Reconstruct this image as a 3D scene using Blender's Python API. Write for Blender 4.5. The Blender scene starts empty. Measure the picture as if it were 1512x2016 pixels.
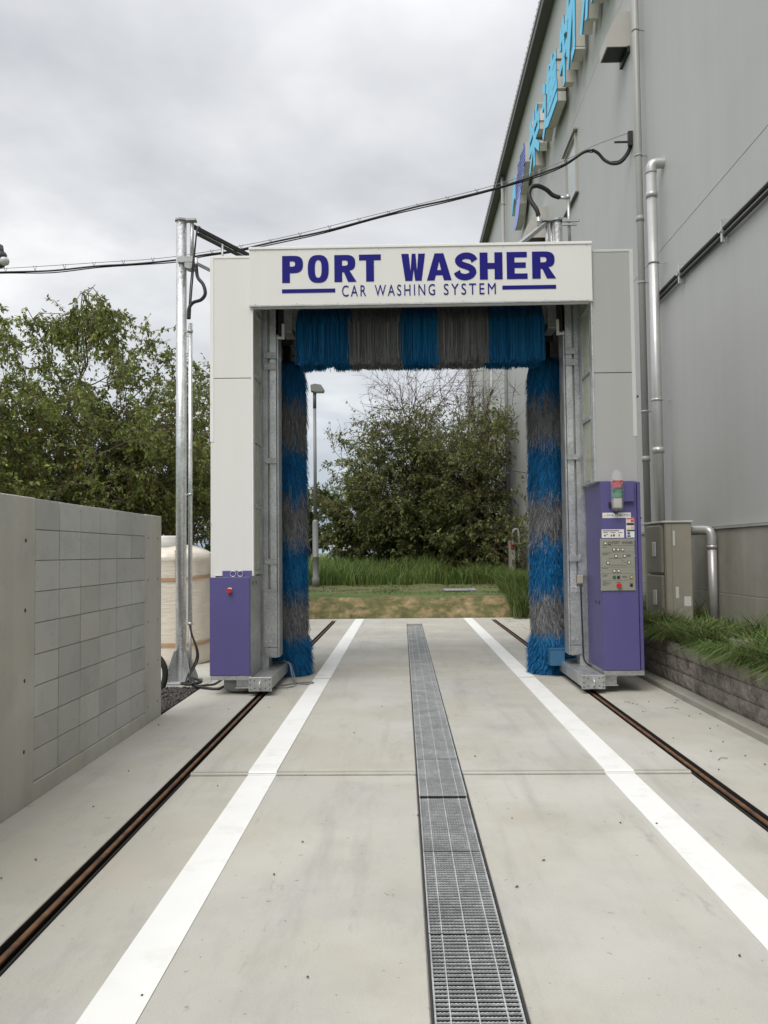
import bpy, bmesh, math, random
import numpy as np
from mathutils import Vector, Matrix
R = math.radians
random.seed(7); np.random.seed(7)
scene = bpy.context.scene
col = scene.collection

# ------------------------------------------------------------------ camera
FPX = 1676.0; CX, CY = 756.0, 1008.0
CAM = np.array([-.25, 0.0, 1.6])
v_ = np.array([36, 79, FPX]); v_ = v_ / np.linalg.norm(v_)
u_ = np.array([-math.tan(R(.65)), -1, 0]); u_ = u_ - v_ * (u_ @ v_); u_ = u_ / np.linalg.norm(u_)
x_ = np.cross(v_, u_)
if x_[0] < 0: x_ = -x_
MC = np.array([x_, v_, u_])
def _ray(px, py): return MC @ np.array([px - CX, py - CY, FPX])
def atY(px, py, y): d = _ray(px, py); return CAM + d * (y / d[1])
def atZ(px, py, z=0.): d = _ray(px, py); return CAM + d * ((z - CAM[2]) / d[2])
def atX(px, py, x): d = _ray(px, py); return CAM + d * ((x - CAM[0]) / d[0])
cd = bpy.data.cameras.new('camera'); cam = bpy.data.objects.new('camera', cd); col.objects.link(cam)
rt, dn, fw = MC[:, 0], MC[:, 1], MC[:, 2]
cam.matrix_world = Matrix(((rt[0], -dn[0], -fw[0], CAM[0]), (rt[1], -dn[1], -fw[1], CAM[1]), (rt[2], -dn[2], -fw[2], CAM[2]), (0, 0, 0, 1)))
cd.sensor_fit = 'VERTICAL'; cd.sensor_height = 36; cd.sensor_width = 27; cd.lens = FPX / 2016 * 36
cd.clip_start = .05; cd.clip_end = 3000
scene.camera = cam

# ------------------------------------------------------------------ world, sun, exposure
SUN_EL, SUN_AZ = R(52), R(205)          # azimuth: compass style, 0 = +Y, clockwise -> behind the camera, a little to the left
w = bpy.data.worlds.new('World'); scene.world = w; w.use_nodes = True
nt = w.node_tree; nt.nodes.clear()
def N(t, tp, **kw):
    n = t.nodes.new(tp)
    for k, v in kw.items(): setattr(n, k, v)
    return n
def L(t, a, b): t.links.new(a, b)
out = N(nt, 'ShaderNodeOutputWorld'); bg = N(nt, 'ShaderNodeBackground'); bg.inputs['Strength'].default_value = .1
sky = N(nt, 'ShaderNodeTexSky'); sky.sky_type = 'NISHITA'; sky.sun_disc = False
sky.sun_elevation = SUN_EL; sky.sun_rotation = SUN_AZ; sky.air_density = 1.5; sky.dust_density = 3
tc = N(nt, 'ShaderNodeTexCoord'); sep = N(nt, 'ShaderNodeSeparateXYZ'); L(nt, tc.outputs['Generated'], sep.inputs[0])
zc = N(nt, 'ShaderNodeMath', operation='MAXIMUM'); L(nt, sep.outputs['Z'], zc.inputs[0]); zc.inputs[1].default_value = 0
za = N(nt, 'ShaderNodeMath', operation='ADD'); L(nt, zc.outputs[0], za.inputs[0]); za.inputs[1].default_value = .22
dx = N(nt, 'ShaderNodeMath', operation='DIVIDE'); L(nt, sep.outputs['X'], dx.inputs[0]); L(nt, za.outputs[0], dx.inputs[1])
dy = N(nt, 'ShaderNodeMath', operation='DIVIDE'); L(nt, sep.outputs['Y'], dy.inputs[0]); L(nt, za.outputs[0], dy.inputs[1])
cmb = N(nt, 'ShaderNodeCombineXYZ'); L(nt, dx.outputs[0], cmb.inputs[0]); L(nt, dy.outputs[0], cmb.inputs[1])
n1 = N(nt, 'ShaderNodeTexNoise'); n1.inputs['Scale'].default_value = 1.5; n1.inputs['Detail'].default_value = 6; n1.inputs['Roughness'].default_value = .52; n1.inputs['Distortion'].default_value = .15
L(nt, cmb.outputs[0], n1.inputs['Vector'])
cr = N(nt, 'ShaderNodeValToRGB'); e = cr.color_ramp.elements
e[0].position = .36; e[0].color = (4.5, 4.6, 4.85, 1)
e[1].position = .66; e[1].color = (7.6, 7.62, 7.6, 1)
m_ = cr.color_ramp.elements.new(.52); m_.color = (5.85, 5.95, 6.12, 1)
L(nt, n1.outputs['Fac'], cr.inputs[0])
# overcast luminance: brighter towards the zenith, bluish near the horizon
zr = N(nt, 'ShaderNodeValToRGB'); e = zr.color_ramp.elements
e[0].position = 0.0; e[0].color = (.50, .60, .72, 1)
e[1].position = 1.0; e[1].color = (2.35, 2.35, 2.35, 1)
for p, c in ((.05, (.58, .67, .77, 1)), (.13, (.84, .88, .93, 1)), (.28, (1.0, 1.0, 1.0, 1)), (.5, (.98, .98, .98, 1)), (.68, (1.5, 1.5, 1.5, 1))):
    q = zr.color_ramp.elements.new(p); q.color = c
L(nt, zc.outputs[0], zr.inputs[0])
mul = N(nt, 'ShaderNodeMix', data_type='RGBA', blend_type='MULTIPLY'); mul.inputs['Factor'].default_value = 1
L(nt, cr.outputs[0], mul.inputs[6]); L(nt, zr.outputs[0], mul.inputs[7])
mx = N(nt, 'ShaderNodeMix', data_type='RGBA'); mx.inputs['Factor'].default_value = .93
L(nt, sky.outputs[0], mx.inputs[6]); L(nt, mul.outputs[2], mx.inputs[7])
L(nt, mx.outputs[2], bg.inputs['Color']); L(nt, bg.outputs[0], out.inputs[0])

sl = bpy.data.lights.new('sun', 'SUN'); sl.energy = 1.5; sl.angle = R(35); sl.color = (1, .965, .91)
so = bpy.data.objects.new('sun', sl); col.objects.link(so)
sd = Vector((math.sin(SUN_AZ) * math.cos(SUN_EL), math.cos(SUN_AZ) * math.cos(SUN_EL), math.sin(SUN_EL)))
so.rotation_euler = (-sd).to_track_quat('-Z', 'Y').to_euler(); so.location = (0, -5, 20)
scene.view_settings.view_transform = 'Standard'; scene.view_settings.look = 'None'
scene.view_settings.exposure = .45; scene.view_settings.gamma = 1; scene.view_settings.use_curve_mapping = False

# ------------------------------------------------------------------ materials
MATS = {}
def mat(name, color, rough=.6, metal=0., var=.08, scale=6., bump=0., bscale=60., rnd=0., spec=.5, detail=5, second=None, trans=0., alpha=1.):
    """noise-varied principled material; rnd = brightness change from object to object; second = (colour, noise scale, lo, hi)"""
    if name in MATS: return MATS[name]
    m = bpy.data.materials.new(name); m.use_nodes = True; t = m.node_tree; b = t.nodes['Principled BSDF']
    b.inputs['Roughness'].default_value = rough; b.inputs['Metallic'].default_value = metal; b.inputs['Specular IOR Level'].default_value = spec
    tcn = N(t, 'ShaderNodeTexCoord'); nz = N(t, 'ShaderNodeTexNoise'); nz.inputs['Scale'].default_value = scale; nz.inputs['Detail'].default_value = detail
    geo = N(t, 'ShaderNodeNewGeometry')
    L(t, geo.outputs['Position'], nz.inputs['Vector'])
    mr = N(t, 'ShaderNodeMapRange'); mr.inputs[1].default_value = .25; mr.inputs[2].default_value = .75
    mr.inputs[3].default_value = 1 - var; mr.inputs[4].default_value = 1 + var
    L(t, nz.outputs['Fac'], mr.inputs[0])
    val = mr.outputs[0]
    if rnd:
        oi = N(t, 'ShaderNodeObjectInfo'); m2 = N(t, 'ShaderNodeMapRange'); m2.inputs[3].default_value = 1 - rnd; m2.inputs[4].default_value = 1 + rnd
        L(t, oi.outputs['Random'], m2.inputs[0])
        mm = N(t, 'ShaderNodeMath', operation='MULTIPLY'); L(t, val, mm.inputs[0]); L(t, m2.outputs[0], mm.inputs[1]); val = mm.outputs[0]
    base = N(t, 'ShaderNodeRGB'); base.outputs[0].default_value = (*color, 1); cur = base.outputs[0]
    if second:
        c2, s2, lo, hi = second
        nb = N(t, 'ShaderNodeTexNoise'); nb.inputs['Scale'].default_value = s2; nb.inputs['Detail'].default_value = 7; nb.inputs['Roughness'].default_value = .62
        L(t, geo.outputs['Position'], nb.inputs['Vector'])
        mb = N(t, 'ShaderNodeMapRange'); mb.inputs[1].default_value = lo; mb.inputs[2].default_value = hi; L(t, nb.outputs['Fac'], mb.inputs[0])
        mixc = N(t, 'ShaderNodeMix', data_type='RGBA'); L(t, mb.outputs[0], mixc.inputs['Factor']); L(t, cur, mixc.inputs[6]); mixc.inputs[7].default_value = (*c2, 1)
        cur = mixc.outputs[2]
    sc = N(t, 'ShaderNodeVectorMath', operation='SCALE'); L(t, cur, sc.inputs[0]); L(t, val, sc.inputs['Scale'])
    L(t, sc.outputs[0], b.inputs['Base Color'])
    if bump:
        nb2 = N(t, 'ShaderNodeTexNoise'); nb2.inputs['Scale'].default_value = bscale; nb2.inputs['Detail'].default_value = 6; L(t, geo.outputs['Position'], nb2.inputs['Vector'])
        bp = N(t, 'ShaderNodeBump'); bp.inputs['Strength'].default_value = bump; bp.inputs['Distance'].default_value = .01
        L(t, nb2.outputs['Fac'], bp.inputs['Height']); L(t, bp.outputs[0], b.inputs['Normal'])
    if trans: b.inputs['Transmission Weight'].default_value = trans
    if alpha < 1: b.inputs['Alpha'].default_value = alpha
    MATS[name] = m
    return m

def concrete_mat(name, color, warm, dark, blotch=.55, speck=True, rnd=0.):
    m = bpy.data.materials.new(name); m.use_nodes = True; t = m.node_tree; b = t.nodes['Principled BSDF']
    b.inputs['Roughness'].default_value = .82; b.inputs['Specular IOR Level'].default_value = .35
    g = N(t, 'ShaderNodeNewGeometry'); P = g.outputs['Position']
    def noise(s, d=6, r=.6, off=(0, 0, 0), sc=(1, 1, 1)):
        mp = N(t, 'ShaderNodeMapping'); mp.inputs['Location'].default_value = off; mp.inputs['Scale'].default_value = sc; L(t, P, mp.inputs['Vector'])
        n = N(t, 'ShaderNodeTexNoise'); n.inputs['Scale'].default_value = s; n.inputs['Detail'].default_value = d; n.inputs['Roughness'].default_value = r
        L(t, mp.outputs[0], n.inputs['Vector']); return n.outputs['Fac']
    def rng(x, a, b_, c=0., d=1.):
        r = N(t, 'ShaderNodeMapRange'); r.inputs[1].default_value = a; r.inputs[2].default_value = b_; r.inputs[3].default_value = c; r.inputs[4].default_value = d
        L(t, x, r.inputs[0]); return r.outputs[0]
    def mix(f, a, bc):
        k = N(t, 'ShaderNodeMix', data_type='RGBA'); L(t, f, k.inputs['Factor'])
        if isinstance(a, tuple): k.inputs[6].default_value = (*a, 1)
        else: L(t, a, k.inputs[6])
        k.inputs[7].default_value = (*bc, 1); return k.outputs[2]
    c = mix(rng(noise(.55, 5), .42, .62), color, warm)
    c = mix(rng(noise(blotch * 2.3, 7, .65, (3, 1, 5)), .5, .8, 0, .75), c, dark)
    c = mix(rng(noise(1.6, 8, .7, (7, 3, 1), (2.6, .7, 1)), .52, .70, 0, .55), c, tuple(x * .74 for x in color))     # drag marks along the lane
    c = mix(rng(noise(.9, 5, .6, (17, 9, 4)), .48, .66, 0, .75), c, tuple(min(.8, x * 1.14) for x in color))           # pale laitance
    if speck:
        c = mix(rng(noise(1.1, 6, .6, (4, 1, 7), (4.5, .35, 1)), .56, .70, 0, .40), c, tuple(x * .70 for x in color))   # tyre tracks along the lane
        c = mix(rng(noise(.35, 3, .5, (31, 2, 4)), .56, .70, 0, .35), c, (color[0] * .99, color[1] * .93, color[2] * .82))
        c = mix(rng(noise(3.2, 9, .75, (2, 6, 3), (3.2, .8, 1)), .60, .68, 0, .45), c, tuple(x * .62 for x in color))
        c = mix(rng(noise(24, 2, .5, (1, 8, 2)), .72, .76, 0, .55), c, tuple(x * .35 for x in color))
        c = mix(rng(noise(7, 2, .5, (5, 2, 9)), .73, .78, 0, .4), c, (color[0] * .5, color[1] * .42, color[2] * .33))
    fine = rng(noise(140, 3, .6), .3, .7, .93, 1.07)
    s = N(t, 'ShaderNodeVectorMath', operation='SCALE'); L(t, c, s.inputs[0])
    if rnd:
        oi = N(t, 'ShaderNodeObjectInfo'); k = N(t, 'ShaderNodeMath', operation='MULTIPLY'); L(t, fine, k.inputs[0]); L(t, rng(oi.outputs['Random'], 0, 1, 1 - rnd, 1 + rnd), k.inputs[1]); L(t, k.outputs[0], s.inputs['Scale'])
    else: L(t, fine, s.inputs['Scale'])
    L(t, s.outputs[0], b.inputs['Base Color'])
    bp = N(t, 'ShaderNodeBump'); bp.inputs['Strength'].default_value = .25; bp.inputs['Distance'].default_value = .004
    L(t, noise(90, 6, .7), bp.inputs['Height']); L(t, bp.outputs[0], b.inputs['Normal'])
    MATS[name] = m; return m

def galv_mat(name, color=(.52, .53, .53), rough=.42, metal=.75):
    m = bpy.data.materials.new(name); m.use_nodes = True; t = m.node_tree; b = t.nodes['Principled BSDF']
    b.inputs['Metallic'].default_value = metal
    g = N(t, 'ShaderNodeNewGeometry')
    vo = N(t, 'ShaderNodeTexVoronoi'); vo.inputs['Scale'].default_value = 55; L(t, g.outputs['Position'], vo.inputs['Vector'])
    nz = N(t, 'ShaderNodeTexNoise'); nz.inputs['Scale'].default_value = 5; nz.inputs['Detail'].default_value = 6; L(t, g.outputs['Position'], nz.inputs['Vector'])
    sp = N(t, 'ShaderNodeSeparateColor'); L(t, vo.outputs['Color'], sp.inputs[0])
    a = N(t, 'ShaderNodeMapRange'); a.inputs[3].default_value = .88; a.inputs[4].default_value = 1.1; L(t, sp.outputs[0], a.inputs[0])
    c = N(t, 'ShaderNodeMapRange'); c.inputs[1].default_value = .3; c.inputs[2].default_value = .7; c.inputs[3].default_value = .8; c.inputs[4].default_value = 1.12; L(t, nz.outputs['Fac'], c.inputs[0])
    mm = N(t, 'ShaderNodeMath', operation='MULTIPLY'); L(t, a.outputs[0], mm.inputs[0]); L(t, c.outputs[0], mm.inputs[1])
    rgb = N(t, 'ShaderNodeRGB'); rgb.outputs[0].default_value = (*color, 1)
    s = N(t, 'ShaderNodeVectorMath', operation='SCALE'); L(t, rgb.outputs[0], s.inputs[0]); L(t, mm.outputs[0], s.inputs['Scale']); L(t, s.outputs[0], b.inputs['Base Color'])
    rr = N(t, 'ShaderNodeMapRange'); rr.inputs[3].default_value = rough - .09; rr.inputs[4].default_value = rough + .13; L(t, sp.outputs[1], rr.inputs[0]); L(t, rr.outputs[0], b.inputs['Roughness'])
    MATS[name] = m; return m

def tint_mat(name, rough=.55, transl=.35, spec=.3):
    """colour from the per-leaf / per-strand attribute"""
    m = bpy.data.materials.new(name); m.use_nodes = True; t = m.node_tree; b = t.nodes['Principled BSDF']
    b.inputs['Roughness'].default_value = rough; b.inputs['Specular IOR Level'].default_value = spec
    at = N(t, 'ShaderNodeAttribute', attribute_name='tint'); L(t, at.outputs['Color'], b.inputs['Base Color'])
    if transl:
        tr = N(t, 'ShaderNodeBsdfTranslucent'); L(t, at.outputs['Color'], tr.inputs['Color'])
        ms = N(t, 'ShaderNodeMixShader'); ms.inputs[0].default_value = transl
        L(t, b.outputs[0], ms.inputs[1]); L(t, tr.outputs[0], ms.inputs[2]); L(t, ms.outputs[0], t.nodes['Material Output'].inputs[0])
    MATS[name] = m; return m

concrete_mat('slab_concrete', (.462, .452, .415), (.455, .428, .365), (.37, .362, .332))
concrete_mat('wall_concrete', (.49, .482, .445), (.475, .458, .395), (.38, .375, .345), blotch=.8, speck=False)
concrete_mat('block_concrete', (.46, .462, .452), (.465, .455, .425), (.375, .376, .37), blotch=1.6, speck=True, rnd=.09)
concrete_mat('plinth_concrete', (.345, .335, .295), (.32, .305, .25), (.26, .252, .22), blotch=.5, speck=False)
concrete_mat('kerb_concrete', (.33, .32, .285), (.31, .29, .24), (.22, .21, .185), blotch=1.4)
mat('retaining_block', (.225, .20, .175), .9, var=.3, scale=30, bump=1., bscale=45, rnd=.16, second=((.10, .085, .07), 3.5, .46, .66))
mat('mortar', (.16, .155, .14), .95, var=.15, scale=20)
mat('paint_white', (.80, .80, .785), .7, var=.03, scale=3, bump=.1, bscale=200, second=((.66, .65, .61), 3.5, .54, .82))
mat('rust', (.175, .09, .045), .75, metal=.25, var=.35, scale=14, second=((.11, .06, .038), 5, .45, .6))
mat('slot_black', (.012, .011, .009), .8, var=.4, scale=20)
galv_mat('galv'); galv_mat('galv_bright', (.68, .69, .69), .36, .8); galv_mat('galv_dull', (.40, .41, .41), .55, .6)
galv_mat('grate_steel', (.72, .74, .75), .42, .6)
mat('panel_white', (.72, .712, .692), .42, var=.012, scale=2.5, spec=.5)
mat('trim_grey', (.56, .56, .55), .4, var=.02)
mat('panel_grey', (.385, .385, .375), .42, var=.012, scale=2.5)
mat('trim_white', (.80, .79, .77), .35, var=.02, scale=4)
mat('panel_edge', (.30, .30, .29), .5)
mat('purple', (.094, .082, .232), .42, var=.03, scale=3, spec=.5)
mat('navy', (.010, .008, .185), .6, var=.02, spec=.2)
mat('black', (.012, .012, .012), .5, var=.1); mat('rubber', (.018, .018, .018), .6, var=.2, scale=30)
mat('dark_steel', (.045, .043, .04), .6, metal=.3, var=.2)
mat('translucent_sheet', (.40, .40, .30), .22, var=.10, scale=2.2, spec=.6)
mat('grey_panel', (.27, .27, .225), .45, var=.02)
mat('red', (.55, .018, .02), .35); mat('green', (.01, .16, .06), .35); mat('yellow', (.70, .55, .12), .4); mat('button_white', (.72, .72, .68), .35)
mat('lens_red', (.5, .02, .03), .2); mat('lens_green', (.005, .25, .13), .2); mat('blue_paint', (.035, .13, .25), .5, var=.12, scale=9)
mat('print_dark', (.05, .05, .05), .6); mat('sticker', (.72, .72, .70), .45); mat('print_red', (.55, .06, .04), .5); mat('print_yellow', (.75, .55, .05), .5); mat('print_blue', (.06, .12, .42), .5); mat('print_brown', (.08, .03, .02), .5)
mat('building_grey', (.46, .462, .45), .5, var=.022, scale=.35, spec=.35, second=((.43, .432, .422), .22, .45, .7))
def streak(name, amt=.05):
    m = MATS[name]; t = m.node_tree; b = t.nodes['Principled BSDF']; src = b.inputs['Base Color'].links[0].from_socket
    g = N(t, 'ShaderNodeNewGeometry'); mp = N(t, 'ShaderNodeMapping'); mp.inputs['Scale'].default_value = (3, 3, .12); L(t, g.outputs['Position'], mp.inputs[0])
    n = N(t, 'ShaderNodeTexNoise'); n.inputs['Scale'].default_value = 1.2; n.inputs['Detail'].default_value = 6; n.inputs['Roughness'].default_value = .65; L(t, mp.outputs[0], n.inputs['Vector'])
    r = N(t, 'ShaderNodeMapRange'); r.inputs[1].default_value = .3; r.inputs[2].default_value = .7; r.inputs[3].default_value = 1 - amt; r.inputs[4].default_value = 1 + amt; L(t, n.outputs['Fac'], r.inputs[0])
    sc = N(t, 'ShaderNodeVectorMath', operation='SCALE'); L(t, src, sc.inputs[0]); L(t, r.outputs[0], sc.inputs['Scale']); L(t, sc.outputs[0], b.inputs['Base Color'])
streak('building_grey', .028); streak('panel_white', .02); streak('panel_grey', .03); streak('purple', .03); streak('plinth_concrete', .14); streak('wall_concrete', .08)
mat('roof_dark', (.10, .10, .098), .55, var=.05); mat('roof_light', (.36, .36, .35), .5)
mat('pipe_grey', (.33, .33, .315), .4, var=.03); mat('pipe_silver', (.50, .50, .49), .38, metal=.45, var=.06)
mat('sign_cream', (.58, .555, .50), .5, var=.02); mat('sign_blue', (.085, .62, .95), .4, var=.015); mat('sign_navy', (.03, .05, .27), .45); mat('sign_violet', (.26, .34, .86), .4)
mat('hood_beige', (.46, .44, .41), .45, var=.03); mat('glass', (.36, .38, .38), .12, spec=.8)  # pane glass: the sky's reflection is put into its pale base colour
mat('unit_beige', (.36, .335, .275), .5, var=.05, scale=9); mat('unit_shade', (.25, .23, .19), .5, var=.08, scale=20); mat('unit_handle', (.62, .61, .58), .5)
mat('soil', (.085, .065, .042), .95, var=.3, scale=12, bump=.8, bscale=20, second=((.05, .06, .022), 2.5, .45, .6))
mat('bank_soil', (.26, .19, .10), .95, var=.35, scale=7, bump=1., bscale=14, second=((.10, .098, .034), 2.6, .38, .56))
mat('ledge_turf', (.105, .115, .04), .95, var=.3, scale=8, bump=.8, bscale=25, second=((.17, .14, .07), 2.2, .52, .7))
mat('field', (.085, .13, .035), .95, var=.3, scale=.8, bump=.6, bscale=4)
mat('gravel_stone', (.075, .068, .062), .9, var=.4, scale=40, bump=.8, bscale=60); mat('gravel_bed', (.045, .04, .036), .95, var=.4, scale=40)
mat('bark', (.07, .052, .04), .9, var=.3, scale=20, bump=.6, bscale=40); mat('twig', (.125, .075, .055), .85, var=.2)
mat('tape_brown', (.42, .26, .15), .5, var=.1, scale=6); mat('cable_grey', (.22, .22, .21), .55)
mat('lamp_grey', (.20, .20, .197), .45, var=.04); mat('lamp_lens', (.55, .56, .55), .25)
mat('house_wall', (.30, .30, .33), .7); mat('house_roof', (.50, .51, .52), .5)
mat('litter', (.13, .095, .05), .9, var=.4, scale=30)
tint_mat('leaf', .5, .45); tint_mat('grass_blade', .6, .3); tint_mat('bristle', .65, .12, .25)
def wrap_mat():
    m = bpy.data.materials.new('plastic_wrap'); m.use_nodes = True; t = m.node_tree; b = t.nodes['Principled BSDF']
    b.inputs['Base Color'].default_value = (.66, .60, .51, 1); b.inputs['Roughness'].default_value = .28
    b.inputs['Coat Weight'].default_value = .5; b.inputs['Coat Roughness'].default_value = .12
    g = N(t, 'ShaderNodeNewGeometry'); mp = N(t, 'ShaderNodeMapping'); mp.inputs['Rotation'].default_value = (.5, .6, .3); mp.inputs['Scale'].default_value = (1, 1, 6); L(t, g.outputs['Position'], mp.inputs[0])
    n = N(t, 'ShaderNodeTexNoise'); n.inputs['Scale'].default_value = 4; n.inputs['Detail'].default_value = 4; n.inputs['Distortion'].default_value = 1.2; L(t, mp.outputs[0], n.inputs['Vector'])
    bp = N(t, 'ShaderNodeBump'); bp.inputs['Strength'].default_value = .4; bp.inputs['Distance'].default_value = .03; L(t, n.outputs['Fac'], bp.inputs['Height']); L(t, bp.outputs[0], b.inputs['Normal'])
    MATS['plastic_wrap'] = m
    m = bpy.data.materials.new('clear_bag'); m.use_nodes = True; t = m.node_tree; b = t.nodes['Principled BSDF']
    b.inputs['Base Color'].default_value = (.8, .8, .8, 1); b.inputs['Roughness'].default_value = .15; b.inputs['Alpha'].default_value = .17
    n = N(t, 'ShaderNodeTexNoise'); n.inputs['Scale'].default_value = 45; n.inputs['Detail'].default_value = 3
    g = N(t, 'ShaderNodeNewGeometry'); L(t, g.outputs['Position'], n.inputs['Vector'])
    bp = N(t, 'ShaderNodeBump'); bp.inputs['Strength'].default_value = 1; bp.inputs['Distance'].default_value = .02; L(t, n.outputs['Fac'], bp.inputs['Height']); L(t, bp.outputs[0], b.inputs['Normal'])
    MATS['clear_bag'] = m
wrap_mat()

# ------------------------------------------------------------------ object helpers
ORG = {}
def tag(o, label=None, cat=None, group=None, kind=None):
    if label: o['label'] = label
    if cat: o['category'] = cat
    if group: o['group'] = group
    if kind: o['kind'] = kind
    return o
def link(name, me, m, parent=None, origin=None, smooth=False):
    """mesh given in world coordinates -> object with its origin at the mesh's base, child of parent"""
    n = len(me.vertices); co = np.empty(n * 3, np.float32); me.vertices.foreach_get('co', co); co = co.reshape(-1, 3)
    if origin is None:
        lo, hi = co.min(0), co.max(0); origin = np.array([(lo[0] + hi[0]) / 2, (lo[1] + hi[1]) / 2, lo[2]])
    origin = np.array(origin, float)
    me.vertices.foreach_set('co', (co - origin).astype(np.float32).ravel())
    if smooth: me.polygons.foreach_set('use_smooth', np.ones(len(me.polygons), bool))
    me.update()
    if m is not None and len(me.materials) == 0:
        for k in (m if isinstance(m, (list, tuple)) else [m]): me.materials.append(MATS[k])
    o = bpy.data.objects.new(name, me); col.objects.link(o)
    ORG[o] = origin
    if parent is not None: o.parent = parent; o.location = Vector(origin - ORG[parent])
    else: o.location = Vector(origin)
    return o
def empty(name, loc, label, cat, group=None, kind=None):
    o = bpy.data.objects.new(name, None); o.empty_display_size = .2; col.objects.link(o); o.location = loc; ORG[o] = np.array(loc, float)
    return tag(o, label, cat, group, kind)
class B:
    """collects shapes in world coordinates; build() makes ONE object"""
    def __init__(s): s.bm = bmesh.new(); s.mi = 0
    def _f(s, vs):
        try: f = s.bm.faces.new(vs); f.material_index = s.mi; return f
        except ValueError: return None
    def box(s, x0, x1, y0, y1, z0, z1, bev=0.):
        vs = [s.bm.verts.new(p) for p in ((x0, y0, z0), (x1, y0, z0), (x1, y1, z0), (x0, y1, z0), (x0, y0, z1), (x1, y0, z1), (x1, y1, z1), (x0, y1, z1))]
        fs = [s._f([vs[i] for i in q]) for q in ((3, 2, 1, 0), (4, 5, 6, 7), (0, 1, 5, 4), (1, 2, 6, 5), (2, 3, 7, 6), (3, 0, 4, 7))]
        if bev: bmesh.ops.bevel(s.bm, geom=list({e for f in fs for e in f.edges}), offset=bev, segments=1, affect='EDGES')
        return s
    def obox(s, c, ax, ay, az, hx, hy, hz):
        c, ax, ay, az = [np.array(q, float) for q in (c, ax, ay, az)]
        P = [c + ax * hx * i + ay * hy * j + az * hz * k for k in (-1, 1) for i, j in ((-1, -1), (1, -1), (1, 1), (-1, 1))]
        vs = [s.bm.verts.new(p) for p in P]
        for q in ((3, 2, 1, 0), (4, 5, 6, 7), (0, 1, 5, 4), (1, 2, 6, 5), (2, 3, 7, 6), (3, 0, 4, 7)): s._f([vs[i] for i in q])
        return s
    def bar(s, p, q, w, h, up=(0, 0, 1)):
        p, q = np.array(p, float), np.array(q, float); d = q - p; l = np.linalg.norm(d); d /= l
        u = np.array(up, float); u = u - d * (u @ d)
        if np.linalg.norm(u) < 1e-4: u = np.array([1., 0, 0]); u = u - d * (u @ d)
        u /= np.linalg.norm(u); r = np.cross(d, u)
        return s.obox((p + q) / 2, d, r, u, l / 2, w / 2, h / 2)
    def cyl(s, p, q, r0, r1=None, n=16, cap=True):
        r1 = r0 if r1 is None else r1
        return s.tube([p, q], [r0, r1], n, cap)
    def tube(s, pts, rad, n=8, cap=True):
        pts = [np.array(p, float) for p in pts]; k = len(pts)
        if not hasattr(rad, '__len__'): rad = [rad] * k
        prev = None; ref = None
        for i in range(k):
            d = pts[min(i + 1, k - 1)] - pts[max(i - 1, 0)]; d = d / (np.linalg.norm(d) + 1e-9)
            if ref is None:
                ref = np.array([0., 0, 1]) if abs(d[2]) < .9 else np.array([1., 0, 0])
            a = np.cross(d, ref); a /= np.linalg.norm(a) + 1e-9; b = np.cross(a, d); ref = b
            ring = [s.bm.verts.new(pts[i] + rad[i] * (math.cos(6.28318 * j / n) * a + math.sin(6.28318 * j / n) * b)) for j in range(n)]
            if prev:
                for j in range(n):
                    f = s._f([prev[j], prev[(j + 1) % n], ring[(j + 1) % n], ring[j]])
                    if f: f.smooth = True
            elif cap: s._f(ring[::-1])
            prev = ring
        if cap: s._f(prev)
        return s
    def lathe(s, c, prof, n=32, smooth=True):
        prev = None
        for (r, z) in prof:
            ring = [s.bm.verts.new((c[0] + r * math.cos(6.28318 * j / n), c[1] + r * math.sin(6.28318 * j / n), c[2] + z)) for j in range(n)]
            if prev:
                for j in range(n):
                    f = s._f([prev[j], prev[(j + 1) % n], ring[(j + 1) % n], ring[j]])
                    if f: f.smooth = smooth
            else: s._f(ring[::-1])
            prev = ring
        s._f(prev); return s
    def prism(s, poly, fn, d0, d1):
        """polygon (u,v) extruded; fn(u,v,d) -> world"""
        a = [s.bm.verts.new(fn(u, v, d0)) for u, v in poly]; b = [s.bm.verts.new(fn(u, v, d1)) for u, v in poly]; n = len(poly)
        s._f(a); s._f(b[::-1])
        for i in range(n): s._f([a[i], b[i], b[(i + 1) % n], a[(i + 1) % n]])
        return s
    def quad(s, *p): s._f([s.bm.verts.new(q) for q in p]); return s
    def build(s, name, m, parent=None, smooth=False, origin=None):
        bmesh.ops.recalc_face_normals(s.bm, faces=s.bm.faces)
        me = bpy.data.meshes.new(name); s.bm.to_mesh(me); s.bm.free()
        return link(name, me, m, parent, origin, smooth)
def smoothp(pts, k=8):
    """Catmull-Rom through the points"""
    P = [np.array(p, float) for p in pts]; P = [2 * P[0] - P[1]] + P + [2 * P[-1] - P[-2]]; o = []
    for i in range(1, len(P) - 2):
        for j in range(k):
            t = j / k; a, b, c, d = P[i - 1:i + 3]
            o.append(.5 * ((2 * b) + (-a + c) * t + (2 * a - 5 * b + 4 * c - d) * t * t + (-a + 3 * b - 3 * c + d) * t ** 3))
    o.append(P[-2]); return o
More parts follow.
